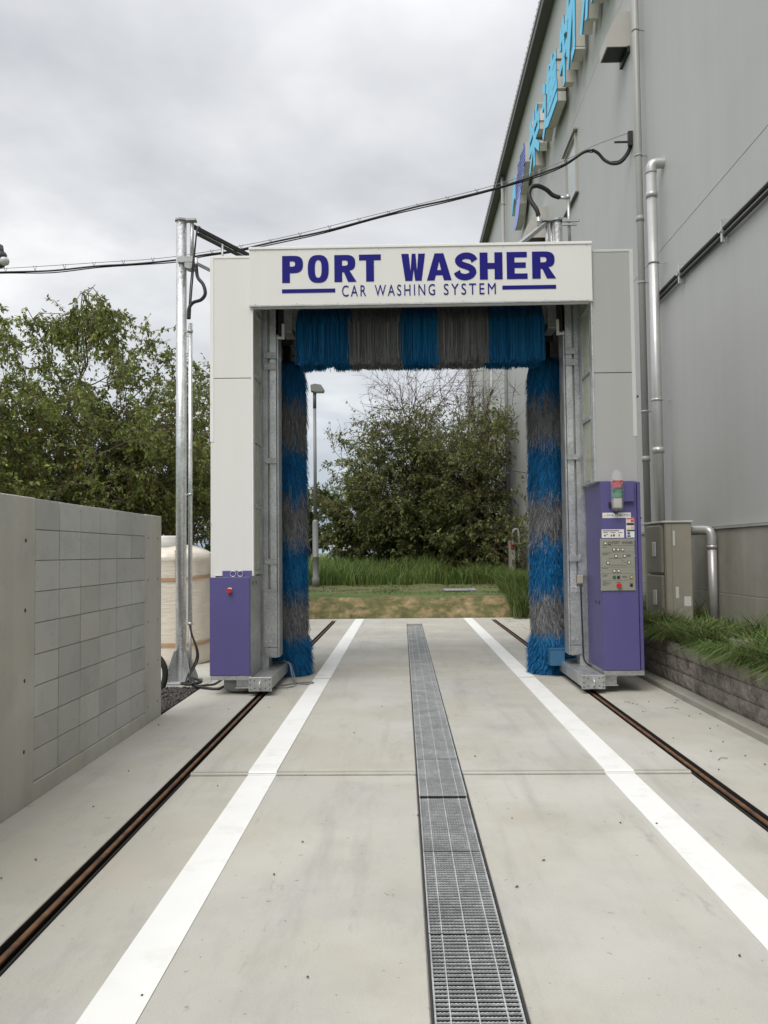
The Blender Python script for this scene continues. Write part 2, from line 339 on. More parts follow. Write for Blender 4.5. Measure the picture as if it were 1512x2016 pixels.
def mesh_np(V, Fq, tint=None, name='mesh'):
    me = bpy.data.meshes.new(name); V = np.asarray(V, np.float32); Fq = np.asarray(Fq, np.int32)
    me.vertices.add(len(V)); me.vertices.foreach_set('co', V.ravel())
    nf, k = Fq.shape; me.loops.add(nf * k); me.loops.foreach_set('vertex_index', Fq.ravel())
    me.polygons.add(nf); me.polygons.foreach_set('loop_start', np.arange(0, nf * k, k, dtype=np.int32)); me.polygons.foreach_set('loop_total', np.full(nf, k, np.int32))
    me.update(calc_edges=True)
    if tint is not None:
        a = me.color_attributes.new('tint', 'FLOAT_COLOR', 'POINT'); c = np.ones((len(V), 4), np.float32); c[:, :3] = tint; a.data.foreach_set('color', c.ravel())
    me.validate(); return me
def text_verts(body, size=1., extrude=0., offset=0., space=1., align='LEFT'):
    cu = bpy.data.curves.new('t', 'FONT'); cu.body = body; cu.size = size; cu.extrude = extrude; cu.offset = offset; cu.space_character = space; cu.align_x = align; cu.resolution_u = 4
    o = bpy.data.objects.new('t', cu); col.objects.link(o); dg = bpy.context.evaluated_depsgraph_get(); dg.update()
    me = bpy.data.meshes.new_from_object(o.evaluated_get(dg)); bpy.data.objects.remove(o); bpy.data.curves.remove(cu)
    return me
def curve2d(splines, extrude=0.):
    """filled flat shape with holes from closed polygons"""
    cu = bpy.data.curves.new('s', 'CURVE'); cu.dimensions = '2D'; cu.fill_mode = 'BOTH'; cu.extrude = extrude
    for pts in splines:
        sp = cu.splines.new('POLY'); sp.points.add(len(pts) - 1); sp.use_cyclic_u = True
        for q, (x, y) in zip(sp.points, pts): q.co = (x, y, 0, 1)
    o = bpy.data.objects.new('s', cu); col.objects.link(o); dg = bpy.context.evaluated_depsgraph_get(); dg.update()
    me = bpy.data.meshes.new_from_object(o.evaluated_get(dg)); bpy.data.objects.remove(o); bpy.data.curves.remove(cu)
    return me
def remap(me, fn):
    for v in me.vertices: v.co = fn(*v.co)
    me.materials.clear(); me.update(); return me
def fit(me, x0, x1, y0, y1):
    co = np.array([v.co[:] for v in me.vertices]); lo, hi = co.min(0), co.max(0)
    for v in me.vertices:
        v.co.x = x0 + (v.co.x - lo[0]) / (hi[0] - lo[0]) * (x1 - x0); v.co.y = y0 + (v.co.y - lo[1]) / (hi[1] - lo[1]) * (y1 - y0)
    return me

# ================================================================== SETTING
def gz(x, y):
    if y > 21.6: return .5
    if -2.75 < x < 4.3: return -.4
    return -.06
xs = [-1500, -500, -150, -60, -25, -12, -9, -2.8, -2.7, 4.2, 4.4, 12, 40, 120, 500, 1500]
ys = [-300, -60, -20, 0, 10, 18, 20.6, 21.65, 26, 40, 80, 200, 500, 1200, 2500]
V = [(x, y, gz(x, y)) for y in ys for x in xs]; nx = len(xs)
Fq = [(j * nx + i, j * nx + i + 1, (j + 1) * nx + i + 1, (j + 1) * nx + i) for j in range(len(ys) - 1) for i in range(nx - 1)]
tag(link('ground', mesh_np(V, Fq), 'field', origin=(0, 0, 0)), kind='structure')

# concrete wash bay: bed with rail slots and drain channel, slabs as pieces
YS = [-4.0, 6.25, 10.90, 15.50, 20.70]
bed = B(); bed.box(-2.75, 2.95, -4, 20.68, -.35, -.24)
pav = tag(bed.build('pavement', 'slot_black'), kind='structure')
RX = 1.87; SW = .052
def slab(x0, x1, y0, y1, top=0.):
    b = B(); b.box(x0, x1, y0, y1, -.24, top, .006); return b.build('slab', 'slab_concrete', pav)
for i in range(4):
    y0, y1 = YS[i] + (.016 if i else 0), YS[i + 1]; top = -.014 if i == 0 else 0.
    slab(-RX + SW, -.168, y0, y1, top); slab(.168, RX - SW, y0, y1, top)
slab(-.168, .168, 19.15, 20.7)
slab(-2.68, -RX - SW, -4, 20.70); slab(RX + SW, 2.80, -4, 20.70)
slab(-RX - SW, -RX + SW, 20.25, 20.70); slab(RX - SW, RX + SW, 20.25, 20.70)
slab(-9.5, -2.685, 10.35, 20.70, .002)
# chamfered lip of the second slab at the wide joint
for x0, x1 in ((-RX + SW + .002, -.172), (.172, RX - SW - .002)):
    b = B(); b.prism([(0, -.012), (.03, .0035), (.05, .0035), (.05, -.03), (0, -.03)], lambda u, v, d: (d, 6.247 + .012 + u, v), x0, x1); b.build('joint_lip', 'kerb_concrete', pav)
# drain channel lining and dark frame
b = B(); b.box(-.168, -.160, -4, 19.15, -.24, -.004); b.box(.160, .168, -4, 19.15, -.24, -.004); b.build('channel_frame', 'dark_steel', pav)

# painted lines
for nm, xa, xb in (('painted_line', -1.392, -1.186), ('painted_line', 1.198, 1.408)):
    b = B()
    for i in range(4):
        y0, y1 = YS[i] + (.016 if i else 0), YS[i + 1]; z = -.014 if i == 0 else 0.
        y1b = min(y1, 20.6)
        if i == 1: b.prism([(.003, -.010), (.030, .0085), (4.60, .0065), (4.60, .001), (.003, -.02)], lambda u, v, d: (d, 6.257 + u, v), xa, xb)
        else: b.box(xa, xb, y0 + .002, y1b - .002, z + .001, z + .0045)
    tag(b.build(nm, 'paint_white'), kind='structure')

# rails in their slots
for sx, side in ((-1, 'beside the concrete block wall'), (1, 'beside the low retaining wall')):
    x = sx * RX
    b = B(); b.prism([(-.014, -.016), (.014, -.016), (.014, -.009), (.011, -.004), (-.011, -.004), (-.014, -.009)], lambda u, v, d: (x + u, d, v), -4, 20.2)
    rb = B(); rb.prism([(-.03, -.13), (.03, -.13), (.03, -.12), (.006, -.11), (.006, -.0165), (-.006, -.0165), (-.006, -.11), (-.03, -.12)], lambda u, v, d: (x + u, d, v), -4, 20.2)
    r = B(); r.box(x - .05, x + .05, -4, 20.24, -.239, -.13)
    o = tag(b.build('rail', 'rust'), 'rusty steel rail sunk in a black slot, ' + side, 'rail', 'gantry rails'); rb.build('rail_web', 'slot_black', o)
    r.build('rail_bed', 'slot_black', pav)
    for dx in (-SW + .0005, SW - .0015):
        q = B(); q.box(x + dx - .002, x + dx + .004, -4, 20.24, -.12, -.003); q.build('slot_edge', 'slot_black', pav)

# drain grates: one steel grate per metre
def bar_mesh():
    b = B(); n = 40
    top = [(-.150 + .3 * i / n, (-.0028 if i % 2 else -.0005)) for i in range(n + 1)]
    b.prism([(.150, -.0085), (-.150, -.0085)] + top, lambda u, v, d: (u, d, v), -.0026, .0026)
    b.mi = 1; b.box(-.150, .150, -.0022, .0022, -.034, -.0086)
    bmesh.ops.recalc_face_normals(b.bm, faces=b.bm.faces)
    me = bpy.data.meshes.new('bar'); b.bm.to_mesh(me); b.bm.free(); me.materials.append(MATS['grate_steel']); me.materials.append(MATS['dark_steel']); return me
BAR = bar_mesh()
def cross_mesh():
    b = B(); b.box(-.0022, .0022, .004, .991, -.010, .0004); me = bpy.data.meshes.new('cross_bar'); b.bm.to_mesh(me); b.bm.free(); me.materials.append(MATS['grate_steel']); return me
CROSS = cross_mesh()
def side_mesh():
    b = B(); b.box(-.0035, .0035, .004, .991, -.034, .0); me = bpy.data.meshes.new('side_bar'); b.bm.to_mesh(me); b.bm.free(); me.materials.append(MATS['grate_steel']); return me
SIDE = side_mesh()
def joined_bars():
    b = B()
    for k in range(33):
        y = .018 + .03 * k
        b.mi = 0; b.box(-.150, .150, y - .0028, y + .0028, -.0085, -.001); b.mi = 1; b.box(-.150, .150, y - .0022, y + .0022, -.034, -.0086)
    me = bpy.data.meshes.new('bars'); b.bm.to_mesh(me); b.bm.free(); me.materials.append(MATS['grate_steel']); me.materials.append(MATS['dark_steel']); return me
BARS = joined_bars()
def child(name, me, p, loc):
    o = bpy.data.objects.new(name, me); col.objects.link(o); o.parent = p; o.location = loc; ORG[o] = ORG[p] + np.array(loc); return o
for k in range(18):
    y = 1.695 + k
    ln = 1.
    if y > 18.6: continue
    g = empty('drain_grate', (0, y, -.002 - (.014 if y < 5.6 else 0)), 'galvanised steel drain grate, one of the row down the middle of the wash lane', 'drain grate', 'grates of the centre drain')
    g.rotation_euler = (R(random.uniform(-.06, .06)), R(random.uniform(-.25, .25)), 0)
    if y < 9.5:
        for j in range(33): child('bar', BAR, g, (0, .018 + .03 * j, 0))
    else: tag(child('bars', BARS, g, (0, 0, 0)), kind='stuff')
    for x in (-.1, 0, .1): child('cross_bar', CROSS, g, (x, 0, 0))
    for x in (-.1535, .1535): child('side_bar', SIDE, g, (x, 0, 0))

# embankment and ledge behind the bay
from mathutils import noise as mn
def bank():
    X = np.arange(-9.5, 4.31, .12); prof = []
    for t in np.linspace(0, 1, 14): prof.append((20.72 + .75 * t, .47 * (t ** .8)))
    for y in np.arange(21.7, 28.3, .3): prof.append((y, .47 + (y - 21.6) * .012))
    V = []
    for (y, z) in prof:
        for x in X:
            n = mn.fractal(Vector((x * .9, y * 1.1, z * 2)), .8, 2, 5)
            k = min(1, z / .2)
            V.append((x, y + .10 * n * k, z + .05 * n * k + .02 * mn.noise(Vector((x * 4, y * 4, 1))) * k + .004))
    nx = len(X); F = [(j * nx + i, j * nx + i + 1, (j + 1) * nx + i + 1, (j + 1) * nx + i) for j in range(len(prof) - 1) for i in range(nx - 1)]
    me = mesh_np(V, F); me.materials.append(MATS['bank_soil']); me.materials.append(MATS['ledge_turf'])
    mi = np.array([0 if j < 13 else 1 for j in range(len(prof) - 1) for i in range(nx - 1)], np.int32); me.polygons.foreach_set('material_index', mi)
    return tag(link('embankment', me, None, smooth=True), kind='structure')
bank()

# gravel beside the wall's end
b = B(); b.box(-9.5, -2.69, 3, 10.345, -.12, -.035); tag(b.build('gravel_bed', 'gravel_bed'), kind='structure')
def stones(n, x0, x1, y0, y1, z, s0, s1):
    V, F = [], []; base = np.array([(1, 0, 0), (0, 1, 0), (-1, 0, 0), (0, -1, 0), (0, 0, 1), (0, 0, -1)], float); tri = [(0, 1, 4), (1, 2, 4), (2, 3, 4), (3, 0, 4), (1, 0, 5), (2, 1, 5), (3, 2, 5), (0, 3, 5)]
    for i in range(n):
        s = random.uniform(s0, s1); c = np.array([random.uniform(x0, x1), random.uniform(y0, y1), z + random.uniform(-.004, .02)])
        M = np.array(Matrix.Rotation(random.uniform(0, 6), 3, Vector((random.random(), random.random(), random.random() + .1)))) @ np.diag([s, s * random.uniform(.6, 1), s * random.uniform(.5, .9)])
        k = len(V); V += [tuple(c + M @ (q * random.uniform(.75, 1.2))) for q in base]; F += [(a + k, b_ + k, c_ + k) for a, b_, c_ in tri]
    return mesh_np(V, F)
tag(link('gravel', stones(5200, -4.3, -2.71, 8.45, 10.33, -.022, .012, .024), 'gravel_stone'), 'dark brown gravel between the wall end and the pole', 'gravel', kind='stuff')

# planter soil and kerb on the right
def soil():
    X = np.linspace(3.05, 4.0, 9); Yv = np.arange(2, 24, .35); V = []
    for y in Yv:
        for x in X: V.append((x, y, .50 + .05 * mn.noise(Vector((x * 2, y * 1.3, 0))) + (x - 3) * .08))
    nx = len(X); F = [(j * nx + i, j * nx + i + 1, (j + 1) * nx + i + 1, (j + 1) * nx + i) for j in range(len(Yv) - 1) for i in range(nx - 1)]
    return tag(link('planter_soil', mesh_np(V, F), 'soil', smooth=True), kind='structure')
soil()
b = B(); b.prism([(2.70, -.1), (2.70, .055), (2.715, .07), (2.86, .07), (2.86, -.1)], lambda u, v, d: (u, d, v), 1., 19.6); tag(b.build('kerb', 'kerb_concrete'), kind='structure')

# ================================================================== RETAINING WALL
rw = empty('retaining_wall', (2.93, 10, 0), 'low brown split-faced block wall holding the grassy planter beside the building', 'retaining wall')
b = B(); b.box(2.86, 3.04, 1., 19.6, 0, .53); b.build('core', 'mortar', rw)
def rblock(seed):
    rs = random.Random(seed); bm = bmesh.new(); n, m = 8, 4; g = [[None] * (m + 1) for _ in range(n + 1)]
    for i in range(n + 1):
        for j in range(m + 1):
            edge = i in (0, n) or j in (0, m)
            g[i][j] = bm.verts.new((-(0.0 if edge else rs.uniform(.006, .022)), -.197 + .394 * i / n, .003 + .150 * j / m))
    for i in range(n):
        for j in range(m): bm.faces.new((g[i][j], g[i][j + 1], g[i + 1][j + 1], g[i + 1][j]))
    me = bpy.data.meshes.new('block')
    # sides back into the wall
    edge = [g[i][0] for i in range(n + 1)] + [g[n][j] for j in range(1, m + 1)] + [g[i][m] for i in range(n - 1, -1, -1)] + [g[0][j] for j in range(m - 1, 0, -1)]
    bk = [bm.verts.new((.05, v.co.y, v.co.z)) for v in edge]
    for i in range(len(edge)): k = (i + 1) % len(edge); bm.faces.new((edge[i], edge[k], bk[k], bk[i]))
    bmesh.ops.recalc_face_normals(bm, faces=bm.faces); bm.to_mesh(me); bm.free(); me.materials.append(MATS['retaining_block']); return me
RB = [rblock(s) for s in range(5)]
for row in range(3):
    y = 5.8 + (.2 if row % 2 else 0)
    while y < 14:
        o = child('block', random.choice(RB), rw, (2.845 - .004 * random.random() - 2.93, y - 10, .072 + row * .156)); y += .4
b = B()
for row in range(3): b.box(2.83, 2.86, 14.2, 19.5, .074 + row * .156, .223 + row * .156)
b.build('far_blocks', 'retaining_block', rw)
b = B(); b.box(2.835, 3.045, 1, 5.55, .074, .54); b.build('near_blocks', 'retaining_block', rw)

# concrete cover slabs lying in the planter grass
p = [(3.30, 10.3), (3.30, 11.3), (3.30, 12.3)]
for i, y in enumerate((9.2, 10.2, 11.2)):
    b = B(); b.box(3.24 , 3.56, y, y + .985, .56, .625, .008)
    tag(b.build('cover_slab', 'kerb_concrete'), 'pale concrete cover slab lying in the planter grass before the building', 'concrete slab', 'cover slabs in the planter')
b = B(); b.box(3.08, 3.17, 9.0, 12.4, .50, .585, .008)
tag(b.build('edging_strip', 'kerb_concrete'), 'narrow pale concrete edging strip in the planter grass', 'edging')

# ================================================================== BLOCK WALL (left)
WX = -2.68
bw = empty('boundary_wall', (WX - .08, 6, 0), 'grey concrete block wall between concrete piers with tie holes', 'wall')
def pier(y0, y1, z1a, z1b):
    b = B()
    vs = [(WX, y0, -.05), (WX, y1, -.05), (WX - .16, y1, -.05), (WX - .16, y0, -.05), (WX, y0, z1a), (WX, y1, z1b), (WX - .16, y1, z1b), (WX - .16, y0, z1a)]
    v = [b.bm.verts.new(q) for q in vs]
    fs = [b._f([v[i] for i in q]) for q in ((0, 1, 2, 3), (7, 6, 5, 4), (0, 4, 5, 1), (1, 5, 6, 2), (2, 6, 7, 3), (3, 7, 4, 0))]
    bmesh.ops.bevel(b.bm, geom=b.bm.edges[:], offset=.006, segments=1, affect='EDGES')
    return b.build('concrete_pier', 'wall_concrete', bw)
WT = 1.985
YB0, YB1 = 5.60, 8.02
pier(-4, YB0 - .004, WT, WT); pier(YB1 + .004, 8.55, WT, WT)
b = B(); b.box(WX - .15, WX + .004, YB0 - .02, YB1 + .02, -.05, .117, .004); b.build('footing', 'wall_concrete', bw)
b = B(); b.box(WX - .13, WX - .016, YB0, YB1, .117, WT - .02); b.build('mortar', 'mortar', bw)
rows = 9; bh = (WT - .122) / rows; blen = (YB1 - YB0) / 6
def cblock():
    b = B(); b.box(-.05, 0, .0055, blen - .0055, .0022, bh - .0022, .003); me = bpy.data.meshes.new('block'); b.bm.to_mesh(me); b.bm.free(); me.materials.append(MATS['block_concrete']); return me
CB = cblock()
for r_ in range(rows):
    for c_ in range(6):
        child('block', CB, bw, (WX - .003 + random.uniform(-.0012, .0012) - (WX - .08), YB0 + c_ * blen - 6, (.120 + r_ * bh)))
b = B(); 
for r_ in range(4):
    for y in (4.62, 5.45): b.cyl((WX - .01, y, .35 + r_ * .45), (WX + .0012, y, .35 + r_ * .45), .014, n=10)
for r_ in range(5):
    for y in (8.10, 8.42): b.cyl((WX - .01, y, .16 + r_ * .40), (WX + .0012, y, .16 + r_ * .40), .010, n=10)
b.build('tie_hole', 'dark_steel', bw)

# ================================================================== CAR WASH GANTRY
G = empty('car_wash_gantry', (0, 11, 0), 'white car wash gantry on rails with blue and grey brushes and purple cabinets', 'car wash')
YF = 9.80
def P(name, b, m, parent=G, **k): return b.build(name, m, parent, **k)
# --- header with lettering
HY = 9.76
b = B(); b.box(-2.0, 1.985, HY, HY + .16, 4.485, 5.165, .006); header = P('header_panel', b, 'panel_white')
b = B(); b.box(-2.004, 1.989, HY - .012, HY + .17, 5.145, 5.178, .004); b.build('header_trim', 'trim_white', header)
b = B(); b.box(-2.003, 1.988, HY - .004, HY + .03, 4.474, 4.487); b.build('header_trim', 'galv', header)
b = B()
for zz in (4.50, 5.13):
    for k in range(9): b.cyl((-1.93 + k * .482, HY - .004, zz), (-1.93 + k * .482, HY + .01, zz), .006, n=8)
b.build('rivets', 'galv', header)
TILT = -.0058   # header lettering and panel sit level; letters follow the panel
def sup(cx, cy, rx, ry, a0, a1, n=14, p=2.6):
    o = []
    for i in range(n + 1):
        a = a0 + (a1 - a0) * i / n; c, s = math.cos(a), math.sin(a)
        o.append((cx + rx * math.copysign(abs(c) ** (2 / p), c), cy + ry * math.copysign(abs(s) ** (2 / p), s)))
    return o
H_ = math.pi / 2
GL = {
 'P': [[(0, 0), (0, 1)] + sup(.55, .68, .45, .32, H_, -H_) + [(.37, .36), (.37, 0)], [(.37, .60)] + sup(.48, .70, .14, .10, -H_, H_) + [(.37, .80)]],
 'O': [sup(.5, .5, .5, .515, 0, 2 * math.pi - .2, 40, 2.7), sup(.5, .5, .16, .33, 0, 2 * math.pi - .25, 26, 2.6)],
 'R': [[(0, 0), (0, 1)] + sup(.52, .70, .45, .30, H_, -.9) + [(.70, .42), (1.02, 0), (.63, 0), (.44, .36), (.36, .36), (.36, 0)], [(.36, .60)] + sup(.48, .70, .14, .10, -H_, H_) + [(.36, .80)]],
 'T': [[(0, 1), (1, 1), (1, .79), (.68, .79), (.68, 0), (.32, 0), (.32, .79), (0, .79)]],
 'W': [[(0, 1), (.31, 1), (.385, .36), (.44, 1), (.60, 1), (.655, .36), (.715, 1), (1, 1), (.85, 0), (.575, 0), (.515, .42), (.455, 0), (.16, 0)]],
 'A': [[(0, 0), (.32, 1), (.68, 1), (1, 0), (.69, 0), (.635, .19), (.365, .19), (.31, 0)], [(.42, .38), (.5, .70), (.58, .38)]],
 'H': [[(0, 0), (0, 1), (.35, 1), (.35, .61), (.65, .61), (.65, 1), (1, 1), (1, 0), (.65, 0), (.65, .39), (.35, .39), (.35, 0)]],
 'E': [[(0, 0), (0, 1), (.98, 1), (.98, .80), (.38, .80), (.38, .61), (.92, .61), (.92, .41), (.38, .41), (.38, .20), (1, .20), (1, 0)]],
}
def s_outline():
    c = [(.90, .70), (.84, .80), (.70, .875), (.50, .895), (.32, .86), (.19, .77), (.19, .66), (.30, .575), (.50, .515), (.68, .455), (.80, .37), (.81, .25), (.70, .15), (.50, .105), (.30, .125), (.16, .20), (.10, .31)]
    c = [np.array(q) for q in smoothp([(a, b_, 0) for a, b_ in c], 3)]
    l, r = [], []
    for i, q in enumerate(c):
        d = c[min(i + 1, len(c) - 1)] - c[max(i - 1, 0)]; d = d / np.linalg.norm(d); n = np.array([-d[1], d[0]]) if len(d) == 2 else np.array([-d[1], d[0], 0])
        t = abs(d[0]); wd = .175 * (1 - t) + .118 * t
        l.append(tuple((q + n * wd)[:2])); r.append(tuple((q - n * wd)[:2]))
    return [l + r[::-1]]
GL['S'] = s_outline()
CW = dict(zip(range(10), [('P', 163, 252), ('O', 272, 361), ('R', 385, 477), ('T', 490, 583), ('W', 670, 771), ('A', 778, 883), ('S', 897, 990), ('H', 1003, 1100), ('E', 1118, 1206), ('R', 1226, 1325)]))
def hx(c): return float(atY(480 + c * .46296, 528, HY)[0])
for i, (ch, c0, c1) in CW.items():
    x0, x1 = hx(c0), hx(c1)
    me = curve2d(GL[ch], .0015)
    z0 = 4.748; hh = .318
    remap(me, lambda u, v, d: (x0 + u * (x1 - x0), HY - .0035 + d, z0 + v * hh))
    link('letter', me, 'navy', header)
for wd_, c0, c1 in (('CAR', 417, 519), ('WASHING', 556, 812), ('SYSTEM', 849, 1070)):
    me = text_verts(wd_, 1, .004, 0., 1.35); fit(me, hx(c0), hx(c1), 4.574, 4.706)
    remap(me, lambda u, v, d: (u, HY - .0045 + d * .3, v)); link('lettering', me, 'navy', header)
for c0, c1 in ((162, 388), (1098, 1326)):
    b = B(); b.box(hx(c0), hx(c1), HY - .005, HY + .002, 4.627, 4.672); b.build('stripe', 'navy', header)
# roof and rear
b = B(); b.box(-2.44, 2.43, 9.94, 12.52, 4.98, 5.04); P('roof_panel', b, 'panel_edge')
b = B(); b.box(-2.0, 2.0, 12.38, 12.5, 4.52, 4.98); P('rear_header', b, 'dark_steel')
b = B()
for y in (10.0, 12.3): b.box(-2.0, 2.0, y, y + .07, 4.85, 4.978)
P('cross_beam', b, 'galv_dull')
b = B(); b.box(-1.7, 1.7, 9.93, 9.96, 4.5, 4.97); P('header_backing', b, 'dark_steel')

for s in (-1, 1):
    def X2(a, c): return (min(s * a, s * c), max(s * a, s * c))
    def bx(b, a, c, y0, y1, z0, z1, bev=0.): return b.box(*X2(a, c), y0, y1, z0, z1, bev)
    zlow = 1.345 if s < 0 else 2.385
    # outer cladding: upper and lower sheet, folded edges
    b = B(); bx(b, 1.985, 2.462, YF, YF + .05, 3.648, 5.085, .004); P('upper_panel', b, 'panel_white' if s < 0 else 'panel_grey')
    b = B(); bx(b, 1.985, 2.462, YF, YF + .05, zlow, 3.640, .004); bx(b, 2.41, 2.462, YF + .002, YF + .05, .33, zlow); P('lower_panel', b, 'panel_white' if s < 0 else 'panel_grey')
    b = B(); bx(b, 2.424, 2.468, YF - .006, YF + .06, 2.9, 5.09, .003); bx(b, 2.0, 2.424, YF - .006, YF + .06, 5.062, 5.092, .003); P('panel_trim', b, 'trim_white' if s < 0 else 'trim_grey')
    b = B(); bx(b, 2.44, 2.475, YF + .055, 12.5, .30, 5.03); P('outer_side_panel', b, 'panel_white')
    b = B(); bx(b, 1.966, 1.985, YF - .004, YF + .07, zlow, 4.48); P('jamb_flange', b, 'trim_white' if s < 0 else 'galv_bright')
    b = B()
    for zz in (1.95, 3.35): b.tube(smoothp([(s * 2.47, YF - .002, zz), (s * 2.485, YF - .02, zz + .012), (s * 2.465, YF - .028, zz + .02)], 3), .006, 6)
    P('panel_hook', b, 'dark_steel')
    # inner side wall: galvanised frame with see-through sheets
    zs = (1.38, 2.16, 2.93, 3.70, 4.47) if s < 0 else (2.40, 3.15, 3.70, 4.47)
    b = B()
    bx(b, 1.965, 2.0, 10.34, 10.48, zlow, 4.80); bx(b, 1.965, 1.995, YF + .07, YF + .12, zlow, 4.80)
    for z in zs: bx(b, 1.955, 2.0, YF + .12, 10.34, z - .022, z + .022)
    P('side_frame', b, 'galv')
    zl = list(zs) + [4.8]
    for a, c in zip(zl[:-1], zl[1:]):
        if c - a < .12: continue
        b = B(); bx(b, 1.978, 1.990, YF + .122, 10.338, a + .024, c - .024); P('side_sheet', b, 'translucent_sheet')
    # post facing the lane: web, groove and bright guide rail
    b = B(); bx(b, 1.905, 2.02, 10.50, 10.76, .20, 4.90); bx(b, 1.79, 1.905, 10.56, 10.76, .32, 4.90)
    P('post', b, 'galv')
    b = B(); bx(b, 1.80, 1.885, 10.515, 10.56, .32, 4.88, .004); P('guide_rail', b, 'galv_bright')
    b = B(); bx(b, 1.772, 1.79, 10.50, 10.78, .33, 4.88); P('guide_flange', b, 'galv')
    for x1, z, hz_ in ((1.955, 3.93, .04), (1.955, 4.07, .04), (1.945, 1.5, .035), (1.945, 2.75, .035), (1.97, .805, .355), (1.95, .39, .05)):
        b = B(); bx(b, 1.794, x1, 10.480, 10.513, z - hz_, z + hz_, .003); P('clamp_plate', b, 'galv')
    b = B()
    for z in (.52, .7, .9, 1.1, 1.5, 2.75, 3.93, 4.07):
        for xx in (1.935,) if z not in (.52, 1.1) else (1.935, 1.87, 1.82): b.cyl((s * xx, 10.465, z), (s * xx, 10.49, z), .011, n=8)
    P('bolts', b, 'galv_bright')
    b = B(); bx(b, 1.968, 1.9745, 10.483, 10.499, 3.55, 3.553); b.cyl((s * 1.96, 10.49, 3.50), (s * 1.96, 10.503, 3.50), .016, n=10); P('bolt_head', b, 'galv_bright')
    # rear post and splash wall
    b = B(); bx(b, 1.76, 2.15, 12.2, 12.42, .2, 4.95); P('rear_post', b, 'galv_dull')
    b = B(); bx(b, 2.05, 2.07, 10.77, 12.2, .32, 4.9); P('splash_sheet', b, 'dark_steel')
    # carriage beam on the rail
    b = B(); bx(b, 1.745, 1.985, 9.63, 12.75, .068, .205, .004); beam = P('carriage_beam', b, 'galv')
    b = B(); bx(b, 1.732, 1.992, 9.600, 9.628, .055, .212, .003); b.build('end_plate', 'galv', beam)
    b = B(); b.tube(smoothp([(s * 1.862, 9.602, .165), (s * 1.862, 9.565, .15), (s * 1.862, 9.56, .125), (s * 1.862, 9.565, .10), (s * 1.862, 9.602, .085)], 5), .010, 8); b.build('handle', 'galv_bright', beam)
    b = B()
    for xx in (1.755, 1.80, 1.925, 1.97):
        for zz in ((.08, .13, .185) if xx in (1.755, 1.97) else (.09, .175)): b.cyl((s * xx, 9.594, zz), (s * xx, 9.604, zz), .0065, n=8)
    b.build('bolt_hole', 'black', beam)
    b = B(); bx(b, 1.992, 2.16, 9.70, 9.83, .175, .187); bx(b, 1.992, 2.16, 9.70, 9.83, .075, .087); bx(b, 1.992, 2.155, 9.745, 9.757, .087, .175); b.build('beam_stub', 'galv', beam)
    for yy in (9.82, 12.5):
        b = B(); b.cyl((s * RX - .022, yy, .097), (s * RX + .022, yy, .097), .10, n=28); b.build('wheel', 'dark_steel', beam)
    # vertical brush
    # (bristles are made below)
    # top brush carriage box and bracket
    b = B(); bx(b, 1.625, 1.75, 10.72, 11.1, 4.42, 4.84, .006); bx(b, 1.57, 1.63, 10.80, 11.0, 4.50, 4.78); P('brush_bearing', b, 'galv_dull')
    b = B(); bx(b, 1.705, 1.79, 10.5, 10.55, 4.33, 4.86); P('bearing_plate', b, 'black')
    b = B(); bx(b, 1.69, 1.722, 10.46, 10.50, 4.27, 4.46, .003); bx(b, 1.722, 1.79, 10.47, 10.49, 4.27, 4.30); P('stop_bracket', b, 'unit_handle')

# --- left equipment box (purple)
b = B(); b.box(-2.442, -1.984, 9.655, 9.700, .225, 1.335, .004); eq = P('equipment_box', b, 'purple')
b = B(); b.box(-2.436, -1.990, 9.700, 10.44, .225, 1.329); b.build('box_body', 'galv', eq)
b = B(); b.box(-2.435, -1.97, 9.66, 10.40, .175, .222); b.build('tray', 'galv_dull', eq)
b = B(); b.box(-2.325, -1.985, 9.785, 9.797, 1.33, 1.405, .002); b.build('back_strip', 'purple', eq)
b = B()
for x in (-2.20, -2.115):
    b.tube([(x + .032 * math.cos(a), 9.775, 1.372 + .032 * math.sin(a)) for a in np.linspace(0, 6.28, 17)], .004, 6, False)
b.build('latch_ring', 'galv_bright', eq)
b = B(); b.box(-2.235, -2.19, 9.647, 9.656, 1.165, 1.215, .003); b.build('button_plate', 'sticker', eq)
b = B(); b.cyl((-2.214, 9.612, 1.183), (-2.214, 9.648, 1.183), .026, n=20); b.cyl((-2.214, 9.635, 1.183), (-2.214, 9.65, 1.183), .017, n=16); b.build('emergency_button', 'red', eq)
b = B()
for y in (9.90, 10.10): b.cyl((-1.9885, y, 1.26), (-1.9905, y, 1.26), .028, n=14)
b.build('vent_hole', 'black', eq)
b = B(); b.lathe((-2.14, 9.98, .02), [(.17, 0), (.205, .02), (.205, .15)], 32); b.build('drip_bucket', 'cable_grey', eq)

# --- right control cabinet (purple)
CY_ = 9.655
b = B(); b.box(2.0, 2.40, CY_, CY_ + .06, .252, 2.372, .004); cab = P('control_cabinet', b, 'purple')
b = B(); b.box(2.41, 2.448, CY_ + .01, CY_ + .5, .25, 2.368, .003); b.build('cabinet_edge', 'purple', cab)
b = B(); b.box(2.002, 2.41, CY_ + .06, 10.46, .252, 2.366); b.build('cabinet_body', 'purple', cab)
b = B(); b.box(2.0, 2.445, CY_ + .005, 10.40, .195, .248); b.build('tray', 'galv_dull', cab)
b = B(); b.prism([(9.72, 2.372), (10.34, 2.372), (10.34, 2.43)], lambda u, v, d: (d, u, v), 1.962, 2.0); b.build('sill', 'galv', cab)
b = B()
for y in (9.86, 10.02): b.cyl((1.9985, y, 1.0), (2.0008, y, 1.0), .022, n=14)
b.build('vent_hole', 'black', cab)
def cp(px, py): q = atY(px, py, CY_); return float(q[0]), float(q[2])
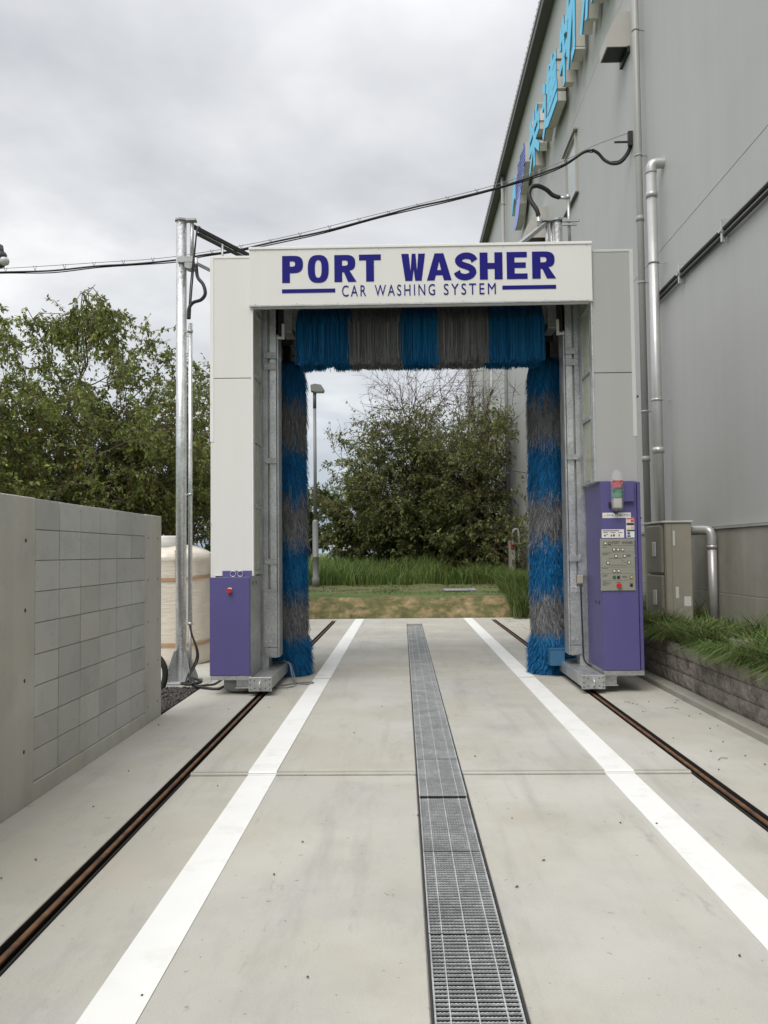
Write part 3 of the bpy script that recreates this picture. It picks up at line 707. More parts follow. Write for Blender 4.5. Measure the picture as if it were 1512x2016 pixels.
def crect(name, px0, py0, px1, py1, m, d0=.004, d1=.0, bev=0., parent=cab):
    x0, z1 = cp(px0, py0); x1, z0 = cp(px1, py1); b = B(); b.box(x0, x1, CY_ - d0, CY_ - d1, z0, z1, bev); return b.build(name, m, parent)
# zoomed crop -> photo pixels (crop origin 1160,920, scale 130/936)
def Z5(u, v): return 1160 + u * .13889, 920 + v * .13889
def zrect(name, u0, v0, u1, v1, m, d0=.004, d1=0., bev=0.): return crect(name, *Z5(u0, v0), *Z5(u1, v1), m, d0, d1, bev)
plate = zrect('control_panel', 150, 1015, 655, 1745, 'grey_panel', .012, 0, .002)
def ctr(u, v): return cp(*Z5(u, v))
def zbut(u, v, m, s=.0125, dd=.02):
    u = u - (v - 1015) * .022 + 3
    x, z = ctr(u, v); b = B(); b.mi = 0; b.box(x - s * 1.35, x + s * 1.35, CY_ - .016, CY_ - .0115, z - s * 1.35, z + s * 1.35, .001); b.mi = 1; b.box(x - s, x + s, CY_ - dd, CY_ - .0155, z - s, z + s, .002)
    return b.build('button', ['print_dark', m], cab)
for u, v in ((222, 1078), (346, 1165), (405, 1165), (467, 1165), (378, 1258), (498, 1256), (265, 1352), (563, 1348), (358, 1467), (418, 1467)): zbut(u, v, 'button_white')
zbut(281, 1077, 'unit_shade'); zbut(360, 1558, 'green'); zbut(420, 1558, 'black'); zbut(603, 1557, 'yellow'); zbut(605, 1670, 'black')
x, z = ctr(415, 1672); b = B(); b.cyl((x, CY_ - .045, z), (x, CY_ - .012, z), .026, n=20); b.build('emergency_button', 'red', cab)
for wd_, u0, u1 in (('PORT', 322, 425), ('WASHER', 460, 612)):
    me = text_verts(wd_, 1, .01, .012, 1.2); (xa, zb), (xb, za_) = ctr(u0, 1089), ctr(u1, 1047); fit(me, xa, xb, zb, za_); remap(me, lambda u, v, d: (u, CY_ - .0135 + d * .05, v)); link('lettering', me, 'print_dark', cab)
b = B()
for vv in (1113, 1204, 1418, 1508, 1602):
    u0, u1 = 172 - (vv - 1015) * .022 + 6, 642 - (vv - 1015) * .022
    (xa, za_), (xb, zb) = ctr(u0, vv), ctr(u1, vv); b.box(xa, xb, CY_ - .0128, CY_ - .0115, za_ - .0012, za_ + .0012)
for u0, v0, u1 in ((185, 1135, 250), (185, 1225, 300), (185, 1238, 262), (530, 1240, 590), (530, 1252, 590), (530, 1264, 590), (185, 1437, 270), (200, 1530, 270), (200, 1545, 262), (475, 1545, 540), (475, 1558, 550), (200, 1622, 260), (200, 1638, 330), (200, 1654, 300), (200, 1670, 260), (385, 1630, 455), (580, 1640, 630)):
    k = -(v0 - 1015) * .022; (xa, za_), (xb, zb) = ctr(u0 + k, v0), ctr(u1 + k, v0); b.box(xa, xb, CY_ - .0128, CY_ - .0115, za_ - .0022, za_ + .0022)
# little truck outline
for (u0, v0, u1, v1) in ((285, 1288, 470, 1292), (285, 1384, 470, 1388), (285, 1288, 289, 1388), (467, 1288, 471, 1388), (471, 1318, 500, 1322), (500, 1345, 535, 1349), (471, 1386, 535, 1390)):
    k = -8; (xa, za_), (xb, zb) = ctr(u0 + k, v0), ctr(u1 + k, v1); b.box(xa, xb, CY_ - .0128, CY_ - .0115, zb, za_)
b.build('panel_print', 'print_dark', cab)
b = B()
for u, v in ((158, 1025), (398, 1022), (636, 1019), (152, 1255), (640, 1252), (158, 1493), (640, 1490), (165, 1730), (405, 1732), (645, 1732)):
    x, z = ctr(u + 3, v); b.cyl((x, CY_ - .016, z), (x, CY_ - .011, z), .006, n=8)
b.build('screws', 'galv_bright', cab)
# stickers
zrect('sticker', 187, 645, 590, 716, 'sticker', .004)
me = text_verts('ミラーは、たたまないで下さい', 1, .004, .012); (xa, zb), (xb, za_) = ctr(246, 698), ctr(582, 662); fit(me, xa, xb, zb, za_); remap(me, lambda u, v, d: (u, CY_ - .0052 + d * .1, v)); link('lettering', me, 'print_dark', cab)
(xa, zb), (xb, za_) = ctr(195, 700), ctr(236, 664); b = B(); b.prism([(xa, zb), (xb, zb), ((xa + xb) / 2, za_)], lambda u, v, d: (u, CY_ - d, v), .0036, .0058); b.build('warning_mark', 'print_yellow', cab)
zrect('sticker', 175, 882, 494, 998, 'sticker', .004)
b = B()
for u0, v0, u1, v1 in ((190, 896, 420, 905), (200, 922, 262, 930), (305, 922, 370, 930), (410, 922, 470, 930), (284, 915, 286, 985), (388, 915, 390, 985), (210, 955, 232, 980), (240, 950, 262, 960), (305, 955, 322, 982), (335, 950, 362, 980), (415, 950, 430, 980)):
    (xa, za_), (xb, zb) = ctr(u0, v0), ctr(u1, v1); b.box(xa, xb, CY_ - .0052, CY_ - .0035, zb, za_)
b.build('sticker_print', 'print_brown', cab)
zrect('sticker', 520, 718, 642, 995, 'sticker', .004)
for u0, v0, u1, v1, m in ((524, 722, 638, 737, 'print_red'), (530, 745, 575, 778, 'unit_handle'), (585, 745, 632, 778, 'print_red'), (528, 788, 634, 822, 'print_brown'), (534, 885, 640, 906, 'print_dark'), (585, 835, 634, 875, 'hood_beige'), (538, 965, 586, 985, 'print_dark')):
    zrect('sticker_print', u0, v0, u1, v1, m, .0055, .0036)
(xa, zb), (xb, za_) = ctr(532, 872), ctr(578, 832); b = B(); b.prism([(xa, zb), (xb, zb), ((xa + xb) / 2, za_)], lambda u, v, d: (u, CY_ - d, v), .0036, .0058); b.build('warning_mark', 'print_yellow', cab)
x, z = ctr(558, 935); b = B(); b.cyl((x, CY_ - .0058, z), (x, CY_ - .0036, z), .017, n=18); b.build('sticker_print', 'print_blue', cab)
# side box behind the lamp, lamp tower in its plastic bag
zrect('junction_box', 458, 226, 622, 488, 'purple', .05, 0, .003)
lx, lz = ctr(380, 520); tw = B(); tw.box(lx - .045, lx + .045, CY_ - .10, CY_ - .004, lz - .05, lz + .06, .006); tower = tw.build('signal_tower', 'hood_beige', cab)
# (sub-parts of the cabinet: lamps and bag)
for dz, m in ((.105, 'lens_green'), (.215, 'lens_red')):
    b = B(); b.box(lx - .05, lx + .05, CY_ - .085, CY_ - .01, lz + dz - .045, lz + dz + .045, .012); b.box(lx - .058, lx + .058, CY_ - .115, CY_ - .085, lz + dz + .034, lz + dz + .044); b.cyl((lx, CY_ - .105, lz + dz), (lx, CY_ - .08, lz + dz), .036, n=18); b.build('lamp_lens', m, cab)
def bag():
    V, F = [], []; n = 20; prof = [(.030, -.085), (.062, -.06), (.068, .02), (.071, .12), (.072, .24), (.064, .31), (.048, .355), (.018, .385)]
    for r, z in prof:
        for j in range(n):
            a = 6.28318 * j / n; k = 1 + .10 * mn.noise(Vector((3 * math.cos(a), 3 * math.sin(a), z * 14)))
            V.append((lx + r * k * math.cos(a) * 1.02, CY_ - .064 + r * k * math.sin(a) * .80, lz + z))
    for i in range(len(prof) - 1):
        for j in range(n): F.append((i * n + j, i * n + (j + 1) % n, (i + 1) * n + (j + 1) % n, (i + 1) * n + j))
    return mesh_np(V, F)
link('plastic_bag', bag(), 'clear_bag', cab)
b = B(); b.tube(smoothp([(lx - .03, CY_ - .05, lz - .05), (lx - .045, CY_ - .06, lz - .09), (lx - .01, CY_ - .05, lz - .11), (lx + .02, CY_ - .03, lz - .08), (lx + .03, CY_ - .006, lz - .06)], 5), .007, 6); b.box(lx - .085, lx - .055, CY_ - .03, CY_ - .003, lz - .035, lz + .02); b.build('lamp_cable', 'black', cab)
# sensor and its cable on the right post, blue box by the brush
b = B(); b.box(1.88, 1.955, 10.44, 10.48, 1.19, 1.30, .01); P('sensor_box', b, 'unit_beige')
b = B(); b.box(1.85, 1.99, 10.45, 10.48, 1.305, 1.313); P('sensor_hood', b, 'galv')
b = B(); b.tube(smoothp([(1.92, 10.45, 1.19), (1.922, 10.45, .95), (1.93, 10.455, .6), (1.935, 10.45, .32), (1.96, 10.40, .235), (2.02, 10.30, .215)], 6), .009, 7); P('sensor_cable', b, 'rubber')
b = B(); b.box(1.60, 1.61, 10.86, 11.1, .15, .36); b.box(1.61, 1.785, 10.86, 10.872, .15, .36); b.box(1.775, 1.785, 10.872, 11.1, .15, .36); b.box(1.61, 1.775, 10.872, 11.1, .15, .16); b.box(1.59, 1.80, 10.85, 10.862, .355, .372)
P('blue_box', b, 'blue_paint')

# --- brushes
BLUE = np.array([.011, .155, .37]); GREY = np.array([.235, .237, .245])
def strands(n, fn, width, seed, segs=4):
    rs = np.random.RandomState(seed); V, C = [], []
    for i in range(n):
        pts, side = fn(rs)
        c = rs.uniform(.45, 1.5)
        for k, p in enumerate(pts):
            wd = width * (1 - .35 * k / (len(pts) - 1)); V.append(p - side * wd / 2); V.append(p + side * wd / 2); C += [c, c]
    m = segs + 1; base = (np.arange(n) * 2 * m)[:, None, None]; q = np.array([[2 * k, 2 * k + 1, 2 * k + 3, 2 * k + 2] for k in range(segs)])[None]
    return np.array(V), (base + q).reshape(-1, 4), np.array(C)
def vband(h, seed, n, splay=0.):
    """limp bristles of one colour, hanging from the shaft"""
    rs0 = random.Random(seed)
    clump = {}
    def fn(rs):
        a = rs.uniform(0, 2 * math.pi); z = rs.uniform(0, h)
        ka = (int(a * 7), int(z * 9)); 
        if ka not in clump: clump[ka] = (rs.normal(0, .16), rs.normal(0, .12), rs.uniform(.85, 1.12))
        ca, cr_, cl = clump[ka]; a2 = a + ca * .8 + rs.normal(0, .10)
        L_ = rs.uniform(.26, .40) * cl; rr = .215 + .05 * cr_ + rs.normal(0, .016)
        d = np.array([math.cos(a), math.sin(a), 0]); d2 = np.array([math.cos(a2), math.sin(a2), 0]); t = np.array([-math.sin(a2), math.cos(a2), 0])
        p0 = d * .06 + np.array([0, 0, z]); p1 = d2 * rr * .62 + np.array([0, 0, z - .02]); p2 = d2 * rr * .92 + np.array([0, 0, z - L_ * .30])
        p3 = d2 * rr * (1 + splay * .3) + t * rs.normal(0, .015) + np.array([0, 0, z - L_ * .65]); p4 = d2 * rr * (1.05 + splay + rs.uniform(-.06, .14)) + t * rs.normal(0, .03) + np.array([0, 0, z - L_])
        ang = rs.normal(0, .7); side = t * math.cos(ang) + d2 * math.sin(ang)
        P_ = [p0, p1, p2, p3, p4]
        return P_, side
    V, F, C = strands(n, fn, .0065, seed)
    return V, F, C
def band_obj(name, VFC, color, at, parent, zmin=None):
    V, F, C = VFC; V = V + np.array(at)
    if zmin is not None:
        low = V[:, 2] < zmin; V[low, 2] = zmin + (V[low, 2] - zmin) * .03
    return link(name, mesh_np(V, F, color[None] * C[:, None]), 'bristle', parent)
ZB = [4.20, 3.62, 3.00, 2.33, 1.74, 1.07, .43, -.02]
for s in (-1, 1):
    cx, cy = s * (1.775 if s < 0 else 1.70), 11.33
    b = B(); b.cyl((cx, cy, .22), (cx, cy, 4.45), .055, n=14); b.box(cx - .09, cx + .09, cy - .09, cy + .09, 4.38, 4.52); b.box(cx - .05, cx + .05, cy - .05, 12.25, 4.45, 4.5); br = P('side_brush', b, 'dark_steel')
    for k in range(7):
        top, bot = ZB[k], ZB[k + 1]; off = .36
        V0 = top + (.0 if k == 0 else off - .12); h0 = top - bot if k else (top - bot - off + .12 + .0)
        z0 = bot + off - .12 if k < 6 else .30
        z1 = (ZB[k] + off - .12) if k else 4.18
        if k: z1 += .05
        if k < 6: z0 -= .05
        VFC = vband(z1 - z0, 100 * (s + 2) + k, int(14000 * (z1 - z0) / .62), splay=.28 if k == 6 else 0.)
        if k == 6:
            VFC[0][:, :2] *= 1.0
        band_obj('bristle_band', VFC, BLUE if k % 2 == 0 else GREY, (cx, cy, z0), br, zmin=.012)
hy, hz = 10.92, 4.60
b = B(); b.cyl((-1.60, hy, hz), (1.60, hy, hz), .06, n=14); tb = P('top_brush', b, 'dark_steel')
def hband(x0, x1, seed, n):
    cl = {}
    def fn(rs):
        x = rs.uniform(x0, x1); a = rs.uniform(-.3, math.pi + .3); key = (int(x * 9), int(a * 4))
        if key not in cl: cl[key] = (rs.normal(0, .02), rs.uniform(.93, 1.06))
        jx, kl = cl[key]; L_ = (.55 + rs.uniform(-.05, .03)) * kl; d = np.array([0, math.cos(a), math.sin(a)])
        c = np.array([x, hy, hz]); out = math.cos(a); yo = .235 * (1 if out > 0 else -1) * (abs(out) ** .6) + rs.normal(0, .012)
        xj = x + jx + rs.normal(0, .008)
        p0 = c + d * .06; p1 = np.array([x, hy + yo * .7, hz + .05 + .10 * math.sin(a)]); p2 = np.array([xj, hy + yo, hz - .10 + .05 * math.sin(a)])
        p3 = np.array([xj, hy + yo * .98, hz - .32 + .04 * math.sin(a)]); p4 = np.array([xj + rs.normal(0, .012), hy + yo * .92, hz - L_ - rs.uniform(0, .02)])
        ang = rs.normal(0, .7); side = np.array([math.cos(ang), math.sin(ang), 0]); return [p0, p1, p2, p3, p4], side
    return strands(n, fn, .010, seed)
xe = [-1.54, -.885, -.22, .22, .875, 1.565]
for k in range(5):
    V, F, C = hband(xe[k], xe[k + 1], 900 + k, int(9000 * (xe[k + 1] - xe[k]) / .66))
    link('bristle_band', mesh_np(V, F, (BLUE if k % 2 == 0 else GREY)[None] * C[:, None]), 'bristle', tb)

# ================================================================== LEFT POLE with swing arm
px_, py_ = -3.03, 10.66
pole = empty('hose_pole', (px_, py_, 0), 'tall galvanised pole with base gussets and swing arm beside the gantry', 'pole')
b = B(); b.cyl((px_, py_, .03), (px_, py_, 5.86), .066, n=28); b.build('shaft', 'galv_bright', pole)
b = B(); b.box(px_ - .22, px_ + .22, py_ - .22, py_ + .22, .004, .03, .004); b.build('base_plate', 'galv', pole)
for ax, ay in ((-.7071, -.7071), (.7071, -.7071), (.7071, .7071), (-.7071, .7071)):
    b = B(); b.prism([(.062, .03), (.24, .03), (.24, .06), (.10, .40), (.062, .40)], lambda u, v, d: (px_ + ax * u - ay * d, py_ + ay * u + ax * d, v), -.006, .006); b.build('gusset', 'galv', pole)
b = B()
for ax in (-1, 1):
    for ay in (-1, 1): b.cyl((px_ + ax * .18, py_ + ay * .06, .03), (px_ + ax * .18, py_ + ay * .06, .055), .018, n=6)
b.build('anchor_bolt', 'galv_bright', pole)
b = B(); b.lathe((px_, py_, 5.86), [(.085, 0), (.085, .022)], 8, False); b.box(px_ + .02, px_ + .19, py_ - .05, py_ + .05, 5.858, 5.884); b.build('cap_plate', 'galv_dull', pole)
hx_ = px_ + .135
b = B(); b.cyl((hx_, py_, 5.36), (hx_, py_, 5.86), .024, n=14); b.build('hinge_shaft', 'galv', pole)
b = B(); b.box(px_ - .03, px_ + .17, py_ - .085, py_ + .09, 5.30, 5.38, .004); b.prism([(px_ + .06, 5.30), (px_ + .17, 5.30), (px_ + .17, 5.24), (px_ + .12, 5.22), (px_ + .06, 5.24)], lambda u, v, d: (u, d, v), py_ - .08, py_ + .085); b.build('hinge_bracket', 'galv_dull', pole)
tipA = (-2.28, 11.95, 5.80)
b = B(); b.bar((hx_, py_, 5.80), tipA, .035, .05); b.bar((hx_ + .05, py_ + .09, 5.73), tipA[:2] + (5.73,), .05, .03); b.build('swing_arm', 'dark_steel', pole)
b = B(); b.bar((hx_, py_, 5.34), (-2.60, 11.35, 5.34), .03, .035); b.cyl((-2.61, 11.16, 5.34), (-2.61, 11.16, 5.74), .015, n=8); b.build('lower_arm', 'galv', pole)
b = B(); b.cyl((-2.9, 10.60, .72), (-2.9, 10.60, 4.52), .026, n=14); b.build('side_pipe', 'galv_bright', pole)
b = B(); b.cyl((-2.9, 10.60, .15), (-2.9, 10.60, .715), .018, n=12); b.build('lower_conduit', 'galv_dull', pole)
b = B()
for z in (.74, 2.35, 4.42): b.bar((px_ + .05, py_ - .03, z), (-2.88, 10.60, z), .03, .02); b.cyl((-2.9, 10.60, z - .015), (-2.9, 10.60, z + .015), .034, n=12)
b.build('pipe_clamp', 'galv', pole)
def hq(a, b_, y=10.55): return atY(a, b_, y)
b = B(); b.cyl(hq(386, 508), hq(386.5, 530), .02, n=10); b.build('hose_fitting', 'galv_bright', pole)
b = B(); b.tube(smoothp([hq(386, 520), hq(389, 545), hq(400, 560, 10.5), hq(404, 578, 10.48), hq(396, 590, 10.5), hq(380, 596), hq(372, 608), hq(371, 628)], 7), .022, 10); b.build('feed_hose', 'rubber', pole)
b = B(); b.tube(smoothp([hq(374, 628), hq(376, 590), hq(380, 540), hq(384, 490), hq(388, 452), hq(392, 446, 10.7)], 6), .010, 8); b.tube(smoothp([hq(372, 628), hq(373, 590), hq(377, 540), hq(383, 490), hq(389, 452), hq(394, 447, 10.7)], 6), .008, 8); b.build('control_cable', 'rubber', pole)
b = B(); b.tube(smoothp([(-2.9, 10.59, .74), (-2.87, 10.57, .60), (-2.80, 10.56, .42), (-2.80, 10.56, .28), (-2.88, 10.50, .12), (-2.86, 10.42, .03)], 7), .012, 8); b.tube(smoothp([(-2.905, 10.59, .74), (-2.88, 10.57, .62), (-2.82, 10.57, .44), (-2.82, 10.57, .30), (-2.90, 10.52, .13), (-2.92, 10.45, .03)], 7), .010, 8); b.build('dropped_cable', 'rubber', pole)

# cables lying from pole to gantry, loose grey leads, corrugated hose
def lead(name, pts, r, m, label, cat='cable', group=None):
    b = B(); b.tube(smoothp(pts, 7), r, 8); return tag(b.build(name, m), label, cat, group)
lead('supply_cable', [(-2.86, 10.42, .03), (-2.93, 10.30, .045), (-2.80, 10.20, .05), (-2.70, 10.34, .06), (-2.86, 10.45, .09), (-2.78, 10.25, .035), (-2.60, 10.12, .02), (-2.42, 10.06, .02), (-2.28, 10.15, .10), (-2.27, 10.2, .17)], .017, 'rubber', 'black supply cable looped at the pole foot and running to the purple box')
lead('supply_cable', [(-2.92, 10.45, .03), (-2.82, 10.38, .08), (-2.72, 10.22, .03), (-2.62, 10.26, .03), (-2.50, 10.17, .055), (-2.40, 10.20, .12), (-2.38, 10.24, .17)], .014, 'rubber', 'thin black cable lying across to the tray under the purple box')
lead('grey_lead', [(-1.86, 10.9, .215), (-1.75, 10.84, .23), (-1.68, 10.75, .20), (-1.60, 10.55, .03), (-1.45, 10.42, .012), (-1.36, 10.46, .012), (-1.38, 10.56, .012), (-1.50, 10.53, .012), (-1.62, 10.43, .012), (-1.72, 10.30, .012)], .008, 'cable_grey', 'loose grey lead curling on the slab below the brush beside the equipment box')
lead('grey_lead', [(-1.84, 10.92, .21), (-1.70, 10.82, .22), (-1.64, 10.70, .14), (-1.56, 10.40, .012), (-1.60, 10.20, .012), (-1.72, 10.12, .012), (-1.80, 10.16, .012)], .007, 'cable_grey', 'thin grey lead hanging off the carriage beam onto the slab')
b = B(); pts = smoothp([(-3.36, 10.22, .30), (-3.27, 10.22, .37), (-3.18, 10.22, .36), (-3.115, 10.22, .25), (-3.11, 10.22, .12), (-3.15, 10.22, -.02)], 14)
b.tube(pts, [.034 + (.005 if i % 2 else 0) for i in range(len(pts))], 12); tag(b.build('corrugated_hose', 'rubber'), 'black corrugated hose arching into the gravel by the wall end', 'hose')

# wrapped tank
tk = empty('wrapped_tank', (-3.74, 12.75, .002), 'beige tank wrapped in clear plastic and brown tape behind the pole', 'tank')
rs = random.Random(3)
def tank_body():
    V, F = [], []; n = 64; prof = [(.60, 0.)] + [(.635 + .0 * k, .05 + k * .1) for k in range(15)] + [(.645, 1.50), (.655, 1.53), (.60, 1.62), (.48, 1.69), (.34, 1.73), (.02, 1.74)]
    for r, z in prof:
        for j in range(n):
            a = 6.28318 * j / n; k = .012 * mn.noise(Vector((math.cos(a) * 5, math.sin(a) * 5, z * 3))) + .008 * mn.noise(Vector((a * 6 + z * 5, z * 9, 2)))
            V.append((-3.74 + (r + k) * math.cos(a), 12.75 + (r + k) * math.sin(a), .004 + z + (.02 * mn.noise(Vector((a * 3, z * 4, 7))) if z > 1.5 else 0)))
    for i in range(len(prof) - 1):
        for j in range(n): F.append((i * n + j, i * n + (j + 1) % n, (i + 1) * n + (j + 1) % n, (i + 1) * n + j))
    return mesh_np(V, F)
link('wrapped_body', tank_body(), 'plastic_wrap', tk, smooth=True)
for z, hgt in ((1.24, .045), (.30, .05)):
    b = B(); n = 64
    for j in range(n):
        a0, a1 = 6.28318 * j / n, 6.28318 * (j + 1) / n; r = .652; w0, w1 = [.02 * math.sin(a * 2 + z) for a in (a0, a1)]
        b.quad(*[(-3.74 + rr * math.cos(a), 12.75 + rr * math.sin(a), zz) for rr, a, zz in ((r, a0, z + w0), (r, a1, z + w1), (r, a1, z + hgt + w1), (r, a0, z + hgt + w0))])
    b.build('tape_band', 'tape_brown', tk, smooth=True)
b = B()
for a in (-1.15, -2.2):
    for z0, z1, r0, r1 in ((1.20, 1.52, .655, .67), (1.52, 1.66, .67, .60)):
        c, s2 = math.cos(a), math.sin(a); t_ = (-s2 * .03, c * .03)
        b.quad((-3.74 + r0 * c - t_[0], 12.75 + r0 * s2 - t_[1], z0), (-3.74 + r0 * c + t_[0], 12.75 + r0 * s2 + t_[1], z0), (-3.74 + r1 * c + t_[0], 12.75 + r1 * s2 + t_[1], z1), (-3.74 + r1 * c - t_[0], 12.75 + r1 * s2 - t_[1], z1))
b.build('tape_strip', 'tape_brown', tk)
b = B(); b.lathe((-3.78, 12.60, 1.70), [(.27, 0), (.285, .03), (.285, .10), (.27, .13), (.27, .16), (.25, .175)], 36); b.build('lid', 'unit_handle', tk)

# ================================================================== RIGHT POLE behind the header
qx, qy = 2.965, 16.0
p2 = empty('hose_pole', (3.15, qy, .5), 'galvanised pole behind the sign header with hose fitting and pipe bracket', 'pole')
def rq(a, b_, y=16.): return atY(a, b_, y)
tp = rq(1097, 433); tx, tz = float(tp[0]), float(tp[2])
b = B(); b.cyl((tx, qy, .5), (tx, qy, tz - .03), .095, n=26); b.build('shaft', 'galv_bright', p2)
b = B(); b.lathe((tx, qy, tz - .03), [(.13, 0), (.13, .035)], 8, False); b.box(tx - .32, tx - .03, qy - .08, qy + .08, tz - .034, tz + .008); b.build('cap_plate', 'galv_dull', p2)
b = B(); b.cyl((tx - .20, qy, tz - .9), (tx - .20, qy, tz - .03), .035, n=14); b.cyl((tx - .11, qy + .05, tz - .9), (tx - .11, qy + .05, tz - .03), .02, n=10); b.build('hinge_shaft', 'galv', p2)
e0, e1 = rq(1074, 440), atY(1022, 482, 14.6)
b = B(); b.bar(e0, e1, .07, .07); b.build('swing_arm', 'galv_dull', p2)
b = B(); b.cyl(rq(1061, 448, 15.7), rq(1060, 424, 15.7), .032, n=10); b.cyl(rq(1061, 438, 15.7), rq(1061, 434, 15.7), .045, n=10); b.build('hose_fitting', 'galv_bright', p2)
hp = [rq(1060, 425, 15.7), rq(1056, 412, 15.7), rq(1046, 397, 15.75), rq(1041, 382, 15.8), rq(1046, 369, 15.85), rq(1059, 366, 15.9), rq(1075, 373, 15.95), rq(1088, 384, 16), rq(1102, 389, 16)]
b = B(); b.tube(smoothp(hp, 8), .042, 12); b.build('feed_hose', 'rubber', p2)
b = B(); b.cyl(rq(1102, 389), rq(1117, 390), .028, n=10); b.cyl(rq(1118.5, 388), rq(1122, 482), .032, n=12); b.lathe(tuple(rq(1118.5, 392)), [(.04, 0), (.045, .05), (.03, .09)], 12); b.build('riser_pipe', 'galv', p2)
c0, c1 = rq(1105, 437), rq(1139, 436)
b = B(); b.box(c0[0], c1[0], qy - .1, qy - .05, c0[2] - .03, c0[2] + .015); b.box(c0[0], c1[0] - .05, qy - .1, qy - .05, c0[2] - .10, c0[2] - .06); b.build('bracket_rail', 'galv', p2)

# ================================================================== BUILDING
XW = 4.0; YN, YFAR = -30.0, 54.6; ZR = 16.34
bd = empty('warehouse', (XW + 10, 12, 0), 'tall grey warehouse with smooth panel walls and dark eaves beside the wash bay', 'building')
# wall sheets between joint lines
ph = [(1.90, 6.45), (6.45, 11.9), (11.9, ZR)]
for z0, z1 in ph:
    for y0, y1 in ((YN, -6), (-6, 14.25), (14.25, 34.5), (34.5, YFAR)):
        b = B(); b.box(XW, XW + .12, y0 + .003, y1 - .003, z0 + .003, z1 - .003, .004); b.build('wall_panel', 'building_grey', bd)
b = B(); b.box(XW + .03, XW + 24, YN, YFAR - .02, -.2, ZR - .01); b.build('core', 'building_grey', bd)
b = B(); b.box(XW + .04, XW + 24, YFAR - .015, YFAR, -.2, ZR); b.build('end_wall', 'building_grey', bd)
b = B(); b.box(XW - .06, XW + .1, YN, YFAR, -.1, 1.02, .004); b.box(XW - .055, XW + .1, YN, YFAR, 1.025, 1.86, .004); b.build('plinth', 'plinth_concrete', bd)
b = B(); b.box(XW - .075, XW + .02, YN, YFAR, 1.865, 1.895); b.build('drip_flashing', 'roof_light', bd)
b = B(); b.box(XW - .26, XW + 24, YN, YFAR + .25, ZR, ZR + .16); b.build('eaves', 'roof_dark', bd)
b = B(); b.box(XW - .30, XW - .262, YN, YFAR + .27, ZR - .03, ZR + .30); b.build('fascia', 'roof_dark', bd)
b = B(); b.box(XW - .325, XW - .302, YN, YFAR + .27, ZR + .19, ZR + .32); b.build('roof_edge', 'roof_light', bd)
b = B()
for k in range(140): y = 12 + k * .3; b.box(XW - .34, XW + .4, y, y + .04, ZR + .32, ZR + .335)
b.build('roof_rib', 'roof_light', bd)

# sign: logo and characters
SX = 3.70
sg = empty('wall_sign', (SX, 22, 12.6), 'light blue raised character sign with violet logo high on the warehouse wall', 'sign')
STROKES = {
 '栄': [(2, 9.6, 2.7, 8.0), (5, 10, 5, 8.1), (8, 9.6, 7.2, 8.0), (.7, 7.2, 9.3, 7.2), (.95, 7.2, .6, 5.6), (9.0, 7.2, 9.3, 5.6), (.5, 4.7, 9.5, 4.7), (5, 6.3, 5, 0), (4.7, 4.3, .7, .9), (5.3, 4.3, 9.4, .9)],
 '進': [(4.7, 10, 3.1, 6.9), (4.1, 8, 4.1, 2.4), (7.1, 10, 6.4, 8.4), (4, 8.1, 9.6, 8.1), (4, 6.3, 9.4, 6.3), (4, 4.6, 9.4, 4.6), (4, 2.8, 9.8, 2.8), (6.8, 8.1, 6.8, 2.8), (.8, 9.3, 2.2, 8.0), (.3, 6.1, 2.3, 6.1), (2.1, 6.1, 1.9, 2), (.3, .5, 2.1, 2.0), (1.9, 1.8, 4.2, .7), (3.9, .7, 9.9, .6)],
 '物': [(1.3, 9.3, .5, 6.8), (1, 7.8, 4.3, 7.8), (2.6, 10, 2.6, 0), (.2, 3.5, 4.5, 4.8), (6.0, 10, 4.8, 6.7), (5.4, 8.2, 9.7, 8.2), (9.4, 8.3, 9.0, 1.0), (9.2, .9, 7.7, .5), (7.2, 8, 4.9, 2.8), (8.4, 7.9, 5.3, .5)],
 '流': [(.6, 9.5, 2.2, 8.3), (.1, 6.7, 1.8, 5.5), (.5, .3, 2.3, 3.8), (6.2, 10, 6.2, 8.6), (3, 8.5, 9.9, 8.5), (5.3, 8.3, 4.2, 6.2), (3.9, 6.1, 9.0, 6.5), (7.7, 7.5, 9.3, 5.7), (4.4, 4.9, 3.2, .2), (6.2, 4.9, 6.2, .4), (8.1, 4.9, 8.1, .8), (8.0, .7, 9.9, .7), (9.7, .6, 9.7, 2.1)],
}
def sign_char(ch, yl, yr, z0, z1):
    wy = abs(yl - yr) / 10; wz = (z1 - z0) / 10
    for nm, d0, d1, th, m in (('letter_box', .015, .215, 1.30, 'sign_cream'), ('letter_rim', .004, .013, 1.42, 'sign_navy'), ('letter_face', -.012, .002, 1.30, 'sign_blue')):
        b = B()
        for i, (x0, y0, x1, y1) in enumerate(STROKES[ch]):
            p, q = np.array([x0 * wy, y0 * wz]), np.array([x1 * wy, y1 * wz]); d = (q - p) / np.linalg.norm(q - p); n = np.array([-d[1], d[0]]) * th * (wy + wz) / 4; e_ = d * .25 * wy
            poly = [tuple(p - e_ - n), tuple(q + e_ - n), tuple(q + e_ + n), tuple(p - e_ + n)]; k = i * .0009
            b.prism(poly, lambda u, v, dd: (SX + dd - k, yl - u, z0 + v), d0, d1)
        b.build(nm, m, sg)
sign_char('栄', 25.15, 23.2, 12.72, 14.25); sign_char('進', 22.65, 20.55, 12.68, 14.15); sign_char('物', 20.15, 18.30, 12.62, 14.15); sign_char('流', 17.85, 15.9, 12.60, 14.15)
def lg(u, v, d): return (SX - d, 29.2 - u * 3.3, 12.45 + v * 1.85)
def lpoly(name, poly, m, d0, d1): b = B(); b.prism(poly, lg, d0, d1); return b.build(name, m, sg)
